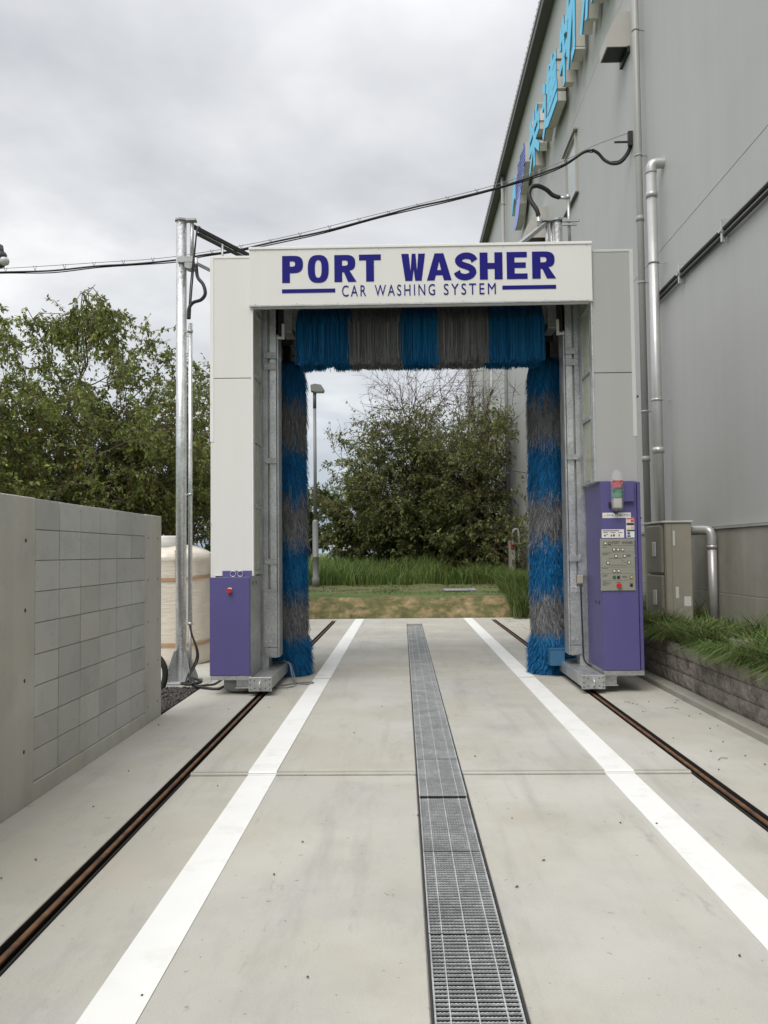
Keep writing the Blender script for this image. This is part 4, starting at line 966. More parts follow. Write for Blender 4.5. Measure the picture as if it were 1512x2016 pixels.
cres = [(.30, .98), (.22, .93), (.10, .80), (.03, .62), (.0, .42), (.05, .42), (.12, .55), (.2, .60), (.28, .56), (.30, .52)]
lpoly('logo_crescent', cres, 'sign_blue', -.01, .012); lpoly('logo_box', [(u + .01, v) for u, v in cres], 'sign_cream', -.21, -.012)
sw = [(.62, .62), (.64, .40), (.60, .22), (.50, .08), (.36, .0), (.20, .01), (.08, .10), (.05, .17), (.14, .14), (.22, .18), (.28, .28), (.34, .40), (.40, .44), (.46, .52)]
lpoly('logo_swoosh', sw, 'sign_violet', -.01, .012); lpoly('logo_box', [(u + .01, v) for u, v in sw], 'sign_cream', -.21, -.012)
dots = []; rd = random.Random(5)
for i in range(8):
    for j in range(9):
        u, v = .36 + i * .082, .40 + j * .067 + (i % 2) * .03 + i * .012
        if v > .99 or (i < 2 and j > 6) or (i > 5 and j < 2): continue
        dots.append((u, v, rd.uniform(.026, .036)))
b = B(); b2 = B()
for u, v, r_ in dots:
    poly = [(u - r_ * 1.15, v), (u, v - r_ * 1.1), (u + r_ * 1.15, v), (u, v + r_ * 1.1)]; b.prism(poly, lg, -.015, .014)
hull = [(.33, .38), (.66, .36), (.86, .52), (.98, .66), (.99, .98), (.9, 1.0), (.7, .98), (.5, .96), (.36, .84)]
b.build('logo_dots', 'sign_navy', sg); b2.prism(hull, lg, -.21, -.02); b2.build('logo_box', 'sign_cream', sg)
b3 = B(); b3.prism([(u * .97 + .02, v * .97 + .02) for u, v in hull], lg, -.02, .004); b3.build('logo_ground', 'sign_violet', sg)

# downpipes
def downpipe(y, r, z0, z1, m, label, off=.14, bz=2.2, grp=None, offs=None):
    o = empty('downpipe', (XW - off, y, z0), label, 'downpipe', grp)
    b = B(); b.cyl((XW - off, y, z0), (XW - off, y, z1), r, n=18); b.build('pipe', m, o)
    z = z0 + 1.2
    while z < z1 - .3:
        b = B(); b.cyl((XW - off, y, z - .018), (XW - off, y, z + .018), r * 1.12, n=18); b.bar((XW - off, y, z), (XW, y, z), .02, .015); b.build('pipe_clip', m, o); z += bz
    z = z0 + 2.6
    while z < z1 - .3: b = B(); b.cyl((XW - off, y, z - .045), (XW - off, y, z + .045), r * 1.16, n=18); b.build('pipe_socket', m, o); z += 4.1
    return o
yt = float(atX(1257, 300, XW - .14)[1])
downpipe(yt, .058, .52, ZR, 'pipe_grey', 'slim grey downpipe running the full wall height beside the silver pipe')
yb = float(atX(1290, 650, XW - .2)[1])
ze = float(atX(1283, 322, XW - .2)[2])
o = downpipe(yb, .078, .56, ze - .12, 'pipe_silver', 'thick silver pipe that elbows into the wall high up', off=.2)
b = B(); b.tube(smoothp([(XW - .2, yb, ze - .14), (XW - .2, yb, ze - .06), (XW - .17, yb, ze), (XW - .10, yb, ze + .02), (XW + .05, yb, ze + .02)], 5), .084, 18); b.build('elbow', 'pipe_silver', o)
for (a, b_, z1, lab) in ((996, 730, ZR, 'downpipe on the warehouse wall next to the small vent hood behind the brush'), (950, 730, ZR, 'downpipe on the far warehouse wall between the tree and the vent hood'), (922, 730, ZR, 'downpipe at the far corner of the warehouse')):
    y = float(atX(a, b_, XW - .14)[1]); downpipe(y, .07, 2.0, z1, 'pipe_grey', lab, bz=3.)
y = float(atX(986, 420, XW - .14)[1])

# wall conduits (two black cables on brackets)
cz = 5.73; cd_ = empty('wall_cable', (XW - .05, 9, cz), 'pair of black cables on small brackets along the warehouse wall', 'cable')
for dz, r_ in ((0, .030), (-.085, .026)):
    b = B(); b.tube(smoothp([(XW - .05 - .01 * math.sin(y * 2), y, cz + dz + .015 * math.sin(y * 1.7)) for y in np.arange(-4, 14.1, .9)], 4), r_, 8); b.build('cable', 'rubber', cd_)
for y in (4., 6.8, 9.05, 10.9, 12.6):
    b = B(); b.box(XW - .09, XW - .002, y - .02, y + .02, cz - .17, cz + .12); b.box(XW - .12, XW - .07, y - .03, y + .03, cz - .05, cz - .02); b.build('bracket', 'galv_bright', cd_)
# vent hoods
def hood(y, z, wd, h, d, label, grp=None):
    """weather hood: sloping top, open dark underside; y = centre"""
    o = empty('vent_hood', (XW, y, z), label, 'vent hood', grp)
    b = B(); b.prism([(0, 0), (-d, 0), (-d, h * .32), (-d * .45, h), (0, h)], lambda u, v, dd: (XW + u, dd, z + v), y - wd / 2, y + wd / 2); b.build('hood', 'hood_beige', o)
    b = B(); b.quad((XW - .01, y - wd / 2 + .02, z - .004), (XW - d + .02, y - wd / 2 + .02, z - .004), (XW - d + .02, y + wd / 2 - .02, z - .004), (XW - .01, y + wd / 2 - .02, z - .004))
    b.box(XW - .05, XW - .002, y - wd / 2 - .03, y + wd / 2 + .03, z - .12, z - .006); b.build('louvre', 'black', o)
q = atX(1209, 108, XW - .22); hood(float(q[1]), float(q[2]), .52, .66, .42, 'beige vent hood high on the wall beside the slim downpipe')
q = atX(1052, 472, XW - .3); hood(float(q[1]), float(q[2]) - .1, .9, .9, .6, 'vent hood just above the gantry header below the violet logo')
q = atX(982, 990, XW - .2); hood(float(q[1]), float(q[2]), 1.0, .95, .6, 'vent hood low on the wall seen through the gantry opening')
# windows with head flashing and sill
def window(y0, y1, z0, z1, label):
    o = empty('wall_window', (XW, (y0 + y1) / 2, z0), label, 'window')
    b = B(); b.box(XW - .012, XW + .01, y0 + .05, y1 - .05, z0 + .05, z1 - .05); b.build('pane', 'glass', o)
    b = B(); b.box(XW - .05, XW - .001, y0, y0 + .06, z0, z1); b.box(XW - .05, XW - .001, y1 - .06, y1, z0, z1); b.box(XW - .045, XW - .001, y0 + .06, y1 - .06, z0, z0 + .05); b.box(XW - .045, XW - .001, y0 + .06, y1 - .06, z1 - .05, z1); b.build('frame', 'hood_beige', o)
    b = B(); b.box(XW - .10, XW - .001, y0 - .12, y1 + .12, z1 + .02, z1 + .055); b.build('head_flashing', 'pipe_grey', o)
    b = B(); b.box(XW - .08, XW - .001, y0 - .1, y1 + .1, z0 - .05, z0 - .015); b.build('sill', 'roof_dark', o)
qa, qb = atX(1137, 252, XW), atX(1113, 312, XW)
window(float(qa[1]) + .1, float(qb[1]) - .1, float(atX(1120, 415, XW)[2]), float(qa[2]) - .05, 'tall narrow window under a flashing above the hose pole')
y = float(atX(966, 730, XW)[1]); window(y - 1.0, y + .6, 9.0, 10.6, 'window on the wall between the two far downpipes')
y = float(atX(931, 745, XW)[1]); window(y - .9, y + .9, 8.6, 10.4, 'window beside the far corner downpipe')

# outdoor air conditioning unit on the planter
AX0, AX1, AY0, AY1, AZ0, AZ1 = 3.24, 3.63, 11.5, 12.45, .60, 1.955
ac = empty('outdoor_unit', ((AX0 + AX1) / 2, (AY0 + AY1) / 2, AZ0), 'beige two-fan outdoor air conditioning unit in the planter behind the control cabinet', 'air conditioner')
b = B(); b.box(AX0 + .03, AX1, AY0, AY1, AZ0, AZ1, .01); b.build('casing', 'unit_beige', ac)
b = B(); b.box(AX0 - .01, AX1 + .02, AY0 - .02, AY1 + .02, AZ1 + .001, AZ1 + .028, .006); b.build('top_cover', 'unit_handle', ac)
for z0, z1 in ((AZ0 + .04, 1.25), (1.28, AZ1 - .03)):
    b = B(); b.box(AX0 - .02, AX0 + .03, AY0 + .03, AY1 - .25, z0, z1, .012); b.build('fan_grille', 'unit_shade', ac)
    b = B(); zc_ = (z0 + z1) / 2; b.box(AX0 - .04, AX0 - .021, AY0 + .22, AY0 + .36, zc_ - .10, zc_ + .10, .006); b.build('handle', 'unit_handle', ac)
b = B(); b.box(AX0 + .035, AX0 + .045, AY0 - .004, AY0 + .002, AZ0 + .03, AZ1 - .02); b.box(AX0 + .12, AX0 + .125, AY0 - .003, AY0 + .002, AZ0 + .03, AZ1 - .02); b.build('panel_seam', 'unit_shade', ac)
b = B(); b.box(AX1 - .12, AX1 - .03, AY0 - .003, AY0 + .001, .84, .97); b.box(AX0 + .14, AX0 + .165, AY0 - .003, AY0 + .001, 1.65, 1.85); b.box(AX0 + .16, AX0 + .20, AY0 - .003, AY0 + .001, .95, 1.10); b.build('label_plate', 'sticker', ac)
# silver duct pipe from the unit down the plinth
yq = 11.42
b = B(); zt = float(atX(1418, 1042, 3.86)[2])
dpo = empty('lagged_pipe', (3.86, yq, .5), 'silver lagged pipe bending from the outdoor unit down the plinth', 'pipe')
b.tube(smoothp([(3.60, yq + .35, zt), (3.68, yq + .2, zt), (3.79, yq + .06, zt), (3.84, yq, zt - .02), (3.86, yq - .02, zt - .10), (3.86, yq - .02, zt - .2)], 6), .062, 16); b.tube([(3.86, yq - .02, zt - .19), (3.86, yq - .02, .52)], .058, 16); b.build('pipe', 'pipe_silver', dpo)
b = B(); b.cyl((3.86, yq - .02, zt - .25), (3.86, yq - .02, zt - .20), .066, n=16); b.build('collar', 'pipe_silver', dpo)
# far pipework by the wall: shelf, offset bends, hydrant post
yA, yB_ = float(atX(1003, 1060, XW - .3)[1]), float(atX(948, 1060, XW - .3)[1])
sh = empty('pipe_shelf', (XW, (yA + yB_) / 2, .5), 'narrow bracketed shelf over bent drain pipes at the foot of the far wall', 'shelf')
b = B(); b.box(XW - .5, XW - .062, yA - 1, yB_, 1.72, 1.78); b.build('shelf_board', 'roof_light', sh)
for k in range(7): y = yA + (yB_ - yA) * k / 6; b = B(); b.bar((XW - .45, y, 1.70), (XW - .07, y, 1.45), .05, .05); b.build('bracket', 'dark_steel', sh)
for y in (yA + .4, yB_ - 2): b = B(); b.tube(smoothp([(XW - .14, y, 1.75), (XW - .14, y, 1.5), (XW - .3, y + .3, 1.15), (XW - .3, y + .3, .5)], 5), .12, 12); b.build('drain_bend', 'pipe_grey', sh)
yh = float(atX(1012, 1070, XW - .5)[1])
hp_ = empty('hydrant_post', (XW - .5, yh, .5), 'grey hose post with bent pipe and small red box by the warehouse wall', 'post')
b = B(); b.box(XW - .68, XW - .46, yh, yh + .2, .4, 1.95); b.build('post', 'plinth_concrete', hp_)
b = B(); b.tube(smoothp([(XW - .55, yh - .1, 1.8), (XW - .55, yh - .1, 2.2), (XW - .47, yh - .1, 2.32), (XW - .36, yh - .1, 2.2), (XW - .36, yh - .1, 1.2)], 6), .038, 10); b.build('bent_pipe', 'pipe_grey', hp_)
b = B(); b.box(XW - .62, XW - .5, yh - .06, yh - .002, 1.7, 1.9); b.build('red_box', 'red', hp_)

# ================================================================== OVERHEAD CABLE
oc = empty('overhead_cable', (4., 15.2, 9.1), 'black overhead service cable hung from a messenger wire and fixed to the warehouse wall', 'cable')
def oy(px): return 17.5 - (px + 60) * (17.5 - 15.35) / 1220
mw = [(-140, 535), (0, 529), (190, 517), (345, 505), (545, 470), (745, 421), (890, 386), (985, 361), (1100, 321), (1160, 291), (1200, 275), (1243, 259)]
cb = [(-140, 541), (0, 536), (100, 533), (190, 524), (260, 520), (345, 512), (400, 502), (460, 494), (545, 475), (640, 455), (745, 427), (820, 407), (890, 392), (985, 368), (1060, 343), (1110, 324), (1150, 299), (1168, 295)]
MW = [atY(a, b_, oy(a)) for a, b_ in mw]; CB_ = [atY(a, b_, oy(a)) for a, b_ in cb]
MW[-1] = atX(1245, 259, XW)
b = B(); b.tube(smoothp(MW, 5), .006, 6); b.build('messenger_wire', 'cable_grey', oc)
b = B(); b.tube(smoothp(CB_, 6), .019, 8); b.build('cable', 'rubber', oc)
b = B(); b.tube(smoothp([p + np.array([0, .02, -.025 + .012 * math.sin(i * 2.1)]) for i, p in enumerate(CB_)], 6), .011, 6); b.build('cable', 'rubber', oc)
dl = [(1166, 295, 15.4), (1178, 302, 15.4), (1190, 315, 15.4), (1206, 322, 15.35), (1222, 319, 15.3), (1236, 303, 15.25), (1243, 284, 15.2), (1245, 270, 15.17)]
b = B(); b.tube(smoothp([atY(a, b_, y) for a, b_, y in dl], 6), .030, 8); b.build('drip_loop', 'rubber', oc)
b = B(); b.tube(smoothp([atY(a - 2, b_ - 3, y) for a, b_, y in dl[3:]], 6), .015, 6); b.build('drip_loop', 'rubber', oc)
q = atX(1245, 272, XW); b = B(); b.box(XW - .08, XW, q[1] - .04, q[1] + .04, q[2] - .14, q[2] + .12); b.bar((XW - .3, q[1] + .1, q[2] - .02), (XW, q[1] + .1, q[2] - .02), .03, .03); b.build('wall_bracket', 'dark_steel', oc)
for a in list(range(10, 1150, 58)):
    m0 = np.array([np.interp(a, [t[0] for t in mw], [t[1] for t in mw]), np.interp(a, [t[0] for t in cb], [t[1] for t in cb])])
    p0, p1 = atY(a - 2.5, m0[0] - 1.5, oy(a)), atY(a + 2, m0[1] + 1, oy(a)); b = B(); b.tube([p0, p1], .005, 5); b.tube([atY(a + 4, m0[0] - 1.5, oy(a)), atY(a + 1, m0[1] + 1, oy(a))], .0045, 5); b.build('cable_tie', 'rubber', oc)

# floodlight on a post just beyond the left edge
fl = empty('floodlight', (-7.35, 14, -.06), 'grey floodlight on a post behind the block wall', 'floodlight')
b = B(); b.cyl((-7.35, 14, -.06), (-7.35, 14, 6.9), .06, n=14); b.build('post', 'lamp_grey', fl)
b = B(); b.cyl((-6.98, 13.95, 6.80), (-6.93, 13.9, 6.62), .075, n=18); b.cyl((-6.935, 13.905, 6.63), (-6.90, 13.86, 6.53), .115, .10, n=18); b.bar((-7.35, 14, 6.45), (-6.90, 13.9, 6.45), .05, .05); b.box(-6.99, -6.87, 13.86, 13.95, 6.44, 6.54); b.build('lamp_body', 'dark_steel', fl)
b = B(); b.lathe((-6.84, 13.86, 6.47), [(.03, -.02), (.07, .0), (.085, .05), (.07, .1), (.02, .12)], 20); b.build('lamp_dome', 'lamp_lens', fl)

# ================================================================== STREET LAMP
sx_, sy_, sz_ = -3.0, 27.0, .5
st = empty('street_lamp', (sx_, sy_, sz_), 'grey stepped street lamp pole with box lamp head in the grass', 'street lamp')
zt = float(atY(622, 770, sy_)[2])
zm = float(atY(622, 1025, sy_)[2])
b = B(); b.lathe((sx_, sy_, sz_), [(.125, 0), (.125, .30), (.098, .34), (.095, .95), (.105, .96), (.105, .99), (.095, 1.0), (.095, zm - sz_ - .05), (.08, zm - sz_), (.055, zm - sz_ + .03)], 20); b.build('lower_pole', 'lamp_grey', st)
b = B(); b.cyl((sx_, sy_, zm), (sx_, sy_, zt - .55), .055, .050, n=16); b.build('upper_pole', 'lamp_grey', st)
b = B(); b.cyl((sx_, sy_, zt - .56), (sx_, sy_, zt), .055, n=14); b.build('collar', 'roof_dark', st)
b = B(); b.prism([(-.11, .0), (.30, -.02), (.31, .06), (.22, .20), (.02, .235), (-.12, .20)], lambda u, v, d: (sx_ + u, sy_ + d, zt - .02 + v), -.14, .14); hd = b.build('lamp_head', 'lamp_grey', st)
b = B(); b.box(sx_ - .02, sx_ + .28, sy_ - .11, sy_ + .11, zt - .055, zt - .03); b.build('lens', 'lamp_lens', hd)

# drain cover on the ledge, far house
q = atZ(905, 1163, .51)
b = B(); b.box(q[0] - .45, q[0] + .45, q[1] - .35, q[1] + .35, .515, .56, .006); o = tag(b.build('drain_cover', 'galv_dull'), 'pale metal drain cover on the grass ledge behind the bay', 'drain cover')
b = B()
for k in range(9): b.box(q[0] - .42 + k * .1, q[0] - .37 + k * .1, q[1] - .31, q[1] + .31, .561, .572)
b.build('cover_bars', 'galv_bright', o)
hq_ = atY(673, 1090, 140.)
hs = empty('far_house', (hq_[0], 140, .5), 'small low grey house far off across the field', 'house')
b = B(); b.box(hq_[0] - 1.9, hq_[0] + 1.6, 140, 144, .5, 2.0); b.build('wall', 'house_wall', hs)
b = B(); b.prism([(-2.6, 1.95), (2.2, 1.95), (1.6, 3.0), (-1.9, 3.0)], lambda u, v, d: (hq_[0] + u, d, v), 139.5, 144.5); b.build('roof', 'house_roof', hs)
for k in range(4): b = B(); b.box(hq_[0] - 1.5 + k * .75, hq_[0] - 1.0 + k * .75, 139.95, 140.02, 1.1, 1.8); b.build('window', 'dark_steel', hs)
b = B(); b.box(hq_[0] + 1.62, hq_[0] + 2.3, 139.8, 141, .5, 1.7); b.build('annex', 'trim_white', hs)

# ================================================================== TREES
def grow(base, stems, h, spread, seed, depth_n=(7, 6, 5), leaf_len=.10, leaves_per=12, bare=None, hue=(.060, .085, .020), yellow=.03, dens=1., up=.25, tmin=.25, wood_r=.055, ztop=99):
    rs = random.Random(seed); nr = np.random.RandomState(seed)
    wood = B(); leafP, leafD = [], []; twigs = []
    def branch(p, d, ln, r, lvl):
        segs = 5 if lvl < 2 else 4 if lvl == 2 else 3; pts = [p]; rad = [r]; dirs = [d]
        for i in range(segs):
            d = d + Vector((rs.gauss(0, .13), rs.gauss(0, .13), rs.gauss(0, .08) + (up * .35 if lvl < 2 else -.03 if lvl == 2 else -.05)))
            if p.z > ztop: d.z -= .5
            d.normalize(); p = p + d * (ln / segs); pts.append(p); rad.append(r * (1 - .8 * (i + 1) / segs) + .0025); dirs.append(d)
        n = (8, 6, 4, 3)[min(lvl, 3)]
        wood.mi = 0 if lvl < 2 else 1
        wood.tube([tuple(q) for q in pts], rad, n, False)
        if lvl < 3:
            for k in range(int(depth_n[lvl] * rs.uniform(.8, 1.25))):
                t = rs.uniform(.22, 1.0) if lvl else rs.uniform(tmin, 1.0); f = t * segs; i = min(int(f), segs - 1); q = pts[i].lerp(pts[i + 1], f - i); dd = dirs[i + 1]
                a = rs.uniform(0, 6.283); perp = dd.orthogonal().normalized(); perp.rotate(Matrix.Rotation(a, 3, dd)); ang = R(rs.uniform(30, 62))
                nd = dd * math.cos(ang) + perp * math.sin(ang)
                branch(q, nd, ln * rs.uniform(.42, .62) * (1.1 - .35 * t), r * .42 * (1.15 - .5 * t) + .002, lvl + 1)
        if lvl >= 2:
            for k in range(int(leaves_per * (1 if lvl == 3 else 1.3))):
                f = rs.uniform(.12, 1) * segs; i = min(int(f), segs - 1); q = pts[i].lerp(pts[i + 1], f - i)
                if bare and bare(q, rs): continue
                leafP.append(q); leafD.append(dirs[i])
    for s in range(stems):
        a = 6.283 * s / stems + rs.uniform(-.4, .4); tilt = rs.uniform(.25, 1.0) * spread
        d = Vector((math.cos(a) * tilt, math.sin(a) * tilt, 1)).normalized()
        branch(Vector(base) + Vector((math.cos(a) * .12, math.sin(a) * .12, 0)), d, h * rs.uniform(.75, 1.0) / max(.7, d.z), wood_r * h / 6, 0)
    LP = np.array([q[:] for q in leafP]); LD = np.array([q[:] for q in leafD]); n = len(LP)
    d = LD * .55 + nr.normal(0, .55, (n, 3)); d[:, 2] -= .45; d /= np.linalg.norm(d, axis=1)[:, None]
    upv = nr.normal(0, .45, (n, 3)); upv[:, 2] += 1; sd_ = np.cross(d, upv); sd_ /= np.linalg.norm(sd_, axis=1)[:, None] + 1e-6; nn = np.cross(sd_, d)
    ln = leaf_len * nr.uniform(.65, 1.25, (n, 1)); wd = ln * .25
    b0 = LP + nr.normal(0, .02, (n, 3)); V = np.empty((n, 4, 3))
    V[:, 0] = b0; V[:, 1] = b0 + d * ln * .5 + sd_ * wd + nn * ln * .06; V[:, 2] = b0 + d * ln - nn * ln * .12; V[:, 3] = b0 + d * ln * .5 - sd_ * wd + nn * ln * .06
    c = np.array(hue)[None] * nr.uniform(.6, 1.5, (n, 1)); yl = nr.uniform(0, 1, n) < yellow; c[yl] = np.array([.22, .17, .03]) * nr.uniform(.7, 1.2, (yl.sum(), 1))
    young = nr.uniform(0, 1, n) < .12; c[young] = c[young] * np.array([1.6, 1.55, 1.1])
    me = mesh_np(V.reshape(-1, 3), np.arange(n * 4).reshape(-1, 4), np.repeat(c, 4, 0))
    return wood, me, n
def tree(base, label, group=None, **k):
    o = empty('tree', base, label, 'tree', group); wood, me, n = grow(base, **k)
    wood.build('trunk', ['bark', 'twig'], o); link('crown', me, 'leaf', o); return n
nl = []
qa = atY(110, 1010, 17.5); qb = atY(300, 1010, 19.); qc = atY(-150, 1010, 20.); qd = atY(420, 1010, 21.)
T1 = 'cherry tree behind the block wall '
GRP = 'trees behind the block wall'
LH = (.172, .205, .062)
nl.append(tree((float(qa[0]) - .6, 17.5, -.05), 'tall leafy cherry tree rising behind the middle of the block wall', GRP, stems=6, h=5.5, spread=.55, ztop=6.15, seed=11, depth_n=(9, 7, 6), leaves_per=21, leaf_len=.098, hue=LH, up=.18, tmin=.15, wood_r=.045))
nl.append(tree((float(qb[0]) + .35, 19., -.05), 'leafy tree behind the galvanised hose pole', GRP, stems=5, h=5.0, spread=.36, ztop=6.2, seed=23, depth_n=(9, 7, 6), leaves_per=21, leaf_len=.098, hue=LH, up=.25, tmin=.15, wood_r=.045))
nl.append(tree((float(qc[0]), 20., -.05), 'leafy tree with yellowing leaves behind the near end of the block wall', GRP, stems=5, h=4.9, spread=.5, ztop=5.6, seed=31, depth_n=(9, 7, 6), leaves_per=21, leaf_len=.098, yellow=.08, hue=LH, up=.2, tmin=.15, wood_r=.045))
qd = atY(425, 1010, 22.5)
nl.append(tree((float(qd[0]), 22.5, -.05), 'slender tree with yellowing leaves behind the equipment side of the gantry', GRP, stems=4, h=4.2, spread=.3, ztop=5., seed=37, depth_n=(8, 6, 5), leaves_per=16, leaf_len=.12, yellow=.3, hue=LH, up=.2, wood_r=.04))
qt = atY(835, 1130, 33.)
def bare_top(q, rs):
    r = math.hypot(q.x - float(qt[0]), (q.y - 33) * .8)
    return q.z > 6.5 - .12 * r + rs.gauss(0, .6) and not (q.x - float(qt[0]) > 2.2 and q.z < 6.9 and rs.random() < .7)
CH = (.150, .175, .062)
nl.append(tree((float(qt[0]), 33., .5), 'broad many-stemmed tree with bare reddish top twigs framed by the gantry', None, stems=13, h=7.1, spread=.43, seed=5, depth_n=(9, 7, 5), leaves_per=13, leaf_len=.135, bare=bare_top, hue=CH, yellow=.015, up=.12, tmin=.12, wood_r=.04))
qs = atY(915, 1130, 35.)
nl.append(tree((float(qs[0]), 35., .5), 'dark bushy tree standing before the far end of the warehouse', None, stems=7, h=4.0, spread=.55, seed=8, depth_n=(9, 6, 5), leaves_per=15, leaf_len=.15, hue=(.11, .125, .05), up=.02, tmin=.06, wood_r=.04))
qs = atY(760, 1130, 34.)
nl.append(tree((float(qs[0]), 34., .5), 'low spreading bush tree beside the many-stemmed tree', None, stems=7, h=3.0, spread=.75, seed=9, depth_n=(9, 6, 5), leaves_per=18, leaf_len=.15, hue=(.135, .155, .055), up=-.05, tmin=.06, wood_r=.04))
qs = atY(840, 1130, 31.6)
nl.append(tree((float(qs[0]), 31.6, .5), 'low leafy shrub in the grass before the many-stemmed tree', None, stems=9, h=2.3, spread=1.2, seed=19, depth_n=(8, 6, 4), leaves_per=16, leaf_len=.14, hue=(.115, .135, .05), up=-.05, tmin=.05, wood_r=.04))
qs = atY(592, 1100, 46.)
nl.append(tree((float(qs[0]), 46., .5), 'smaller distant tree just behind the street lamp', None, stems=5, h=3.6, spread=.6, seed=17, depth_n=(7, 6, 5), leaves_per=12, leaf_len=.18, hue=(.075, .105, .03)))
print('leaves', nl, sum(len(m.polygons) for m in bpy.data.meshes))

# ================================================================== GRASS
def blades(P0, hgt, wid, seed, bend=.5, hue=(.07, .12, .025), dry=.06, ang=None, drop=.22):
    nr = np.random.RandomState(seed); n = len(P0); a = nr.uniform(0, 6.283, n) if ang is None else nr.normal(ang[0], ang[1], n); h = hgt * nr.uniform(.5, 1.25, n) if np.isscalar(hgt) else hgt
    dirv = np.stack([np.cos(a), np.sin(a), np.zeros(n)], 1); b_ = bend * nr.uniform(.3, 1.4, n) * h; sdv = np.stack([-np.sin(a), np.cos(a), np.zeros(n)], 1)
    tw = nr.normal(0, .6, n)[:, None]; sdv = sdv * np.cos(tw) + dirv * np.sin(tw)
    V = np.empty((n, 6, 3)); up = np.array([0, 0, 1.])[None]
    for k, (t, wf) in enumerate(((0, 1.), (.55, .8), (1., .08))):
        c = P0 + dirv * (b_ * t ** 2.2)[:, None] + up * (h * (t - drop * bend * t ** 3))[:, None]
        V[:, 2 * k] = c - sdv * wid * wf / 2; V[:, 2 * k + 1] = c + sdv * wid * wf / 2
    F = (np.arange(n) * 6)[:, None, None] + np.array([[0, 1, 3, 2], [2, 3, 5, 4]])[None]
    c = np.array(hue)[None] * nr.uniform(.55, 1.5, (n, 1)); dr = nr.uniform(0, 1, n) < dry; c[dr] = np.array([.24, .20, .09]) * nr.uniform(.6, 1.2, (dr.sum(), 1))
    return mesh_np(V.reshape(-1, 3), F.reshape(-1, 4), np.repeat(c, 6, 0))
nr = np.random.RandomState(4)
def scatter(n, x0, x1, y0, y1, z): 
    return np.stack([nr.uniform(x0, x1, n), nr.uniform(y0, y1, n), np.full(n, z)], 1)
def patchy(P0, s, thr):
    return P0[np.array([mn.noise(Vector((p[0] * s, p[1] * s, 3.3))) > thr for p in P0])]
P0 = scatter(24000, -9.5, 3.9, 27.3, 31.5, .48)
hh = .72 * nr.uniform(.4, 1.4, len(P0)) * np.array([1 + .5 * mn.noise(Vector((p[0] * .6, p[1] * .6, 0))) for p in P0]) * np.where(P0[:, 0] > 1.2, .75, 1.)
tag(link('tall_grass', blades(P0, hh, .026, 1, .5, (.135, .205, .052), .10), 'grass_blade'), 'tall green grass growing beyond the bank and round the street lamp', 'grass', kind='stuff')
P0 = scatter(14000, -14, 4, 31.5, 44, .48)
hh = .95 * nr.uniform(.5, 1.25, len(P0))
tag(link('meadow_grass', blades(P0, hh, .035, 2, .5, (.16, .21, .06), .12), 'grass_blade'), 'paler meadow grass behind the tall green grass', 'grass', kind='stuff')
P0 = scatter(9000, -9, 3.6, 21.6, 27.4, .49); P0[:, 2] = .47 + (P0[:, 1] - 21.6) * .012; P0 = patchy(P0, .9, -.1)
tag(link('ledge_grass', blades(P0, .06, .014, 3, .6, (.085, .10, .03), .25), 'grass_blade'), 'short thin turf on the ledge above the bank', 'grass', kind='stuff')
P0 = patchy(scatter(8000, 3.02, 3.95, 5.6, 20, .5), 1.4, -.08); P0[:, 2] = .50 + (P0[:, 0] - 3) * .08
hh = .25 * nr.uniform(.3, 1.7, len(P0)) * np.array([1 + .7 * mn.noise(Vector((p[0] * 1.2, p[1] * 1.2, 5))) for p in P0])
off = ~((P0[:, 0] > 3.2) & (P0[:, 0] < 3.6) & (P0[:, 1] > 9.0) & (P0[:, 1] < 12.3)); P0, hh = P0[off], hh[off]
tag(link('planter_grass', blades(P0, hh, .013, 6, .75, (.095, .145, .042), .14), 'grass_blade'), 'unmown green grass filling the planter beside the warehouse', 'grass', kind='stuff')
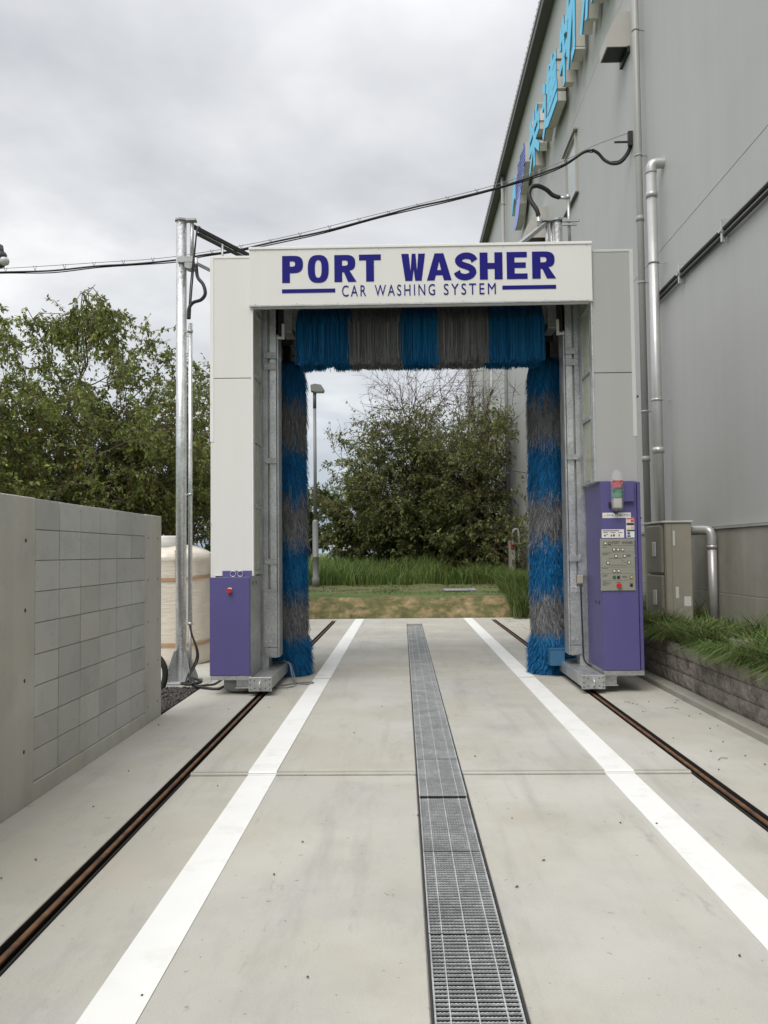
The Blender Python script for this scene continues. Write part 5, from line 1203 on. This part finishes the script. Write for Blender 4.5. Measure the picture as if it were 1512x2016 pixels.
# tufts spilling over the retaining wall
P1 = patchy(scatter(6500, 2.84, 3.08, 5.6, 13.5, .53), 1.1, .06)
hh = .32 * nr.uniform(.4, 1.4, len(P1))
tag(link('spilling_grass', blades(P1, hh, .013, 7, 1.15, (.105, .155, .046), .12), 'grass_blade'), 'green grass tufts hanging over the retaining wall edge', 'grass', kind='stuff')
P1 = patchy(scatter(5200, 2.86, 2.95, 5.6, 12.6, .52), 1.0, .02); hh = .34 * nr.uniform(.3, 1.3, len(P1))
tag(link('hanging_grass', blades(P1, hh, .012, 17, 1.0, (.115, .18, .05), .14, (math.pi, .7), .95), 'grass_blade'), 'grass blades hanging down the face of the retaining wall', 'grass', kind='stuff')
P1 = patchy(scatter(3800, 2.92, 3.9, 5.8, 13.5, .53), 1.7, -.05); hh = .20 * nr.uniform(.4, 1.6, len(P1))
tag(link('broad_weeds', blades(P1, hh, .034, 18, .9, (.13, .20, .055), .05), 'grass_blade'), 'broad-leaved weeds among the planter grass', 'weeds', kind='stuff')
P0 = scatter(1500, -6, 3.5, 20.68, 20.95, .01); P0 = patchy(P0, 2.2, .0); hh = .07 * nr.uniform(.4, 1.6, len(P0))
tag(link('edge_grass', blades(P0, hh, .010, 21, .7, (.12, .13, .04), .3), 'grass_blade'), 'sparse grass along the foot of the bank at the slab edge', 'grass', kind='stuff')
P0 = scatter(5200, 2.35, 3.9, 20.2, 23.2, .1); P0[:, 2] = np.clip((P0[:, 1] - 20.2) * .35, 0, .48); hh = .62 * nr.uniform(.4, 1.3, len(P0))
tag(link('corner_weeds', blades(P0, hh, .018, 8, .7, (.10, .155, .04), .14), 'grass_blade'), 'weeds in the corner where the bank meets the planter', 'grass', kind='stuff')

# litter on the slabs: dry twigs, crumbs
V, F = [], []
b = B(); rl = random.Random(2)
for (x0, x1, y0, y1, n) in ((2.0, 2.65, 6.2, 9.3, 22), (-1.7, 1.7, 3, 6, 12), (-2.6, -2.0, 4, 9, 8), (-1.7, 1.7, 6.3, 12, 10), (1.95, 2.65, 17, 20.5, 40)):
    for i in range(n):
        x, y = rl.uniform(x0, x1), rl.uniform(y0, y1); a = rl.uniform(0, 6.28); l = rl.uniform(.005, .016) if rl.random() < .85 or x0 < 1.9 else rl.uniform(.05, .14); z = .006 if y > 6.27 or abs(x) > 1.95 else -.009
        b.tube([(x, y, z), (x + l * .5 * math.cos(a), y + l * .5 * math.sin(a), z + .004), (x + l * math.cos(a + .5), y + l * math.sin(a + .5), z)], .0022 if l > .03 else .0035, 5)
tag(b.build('litter', 'litter'), 'dry twigs and crumbs scattered on the slabs', 'litter', kind='stuff')
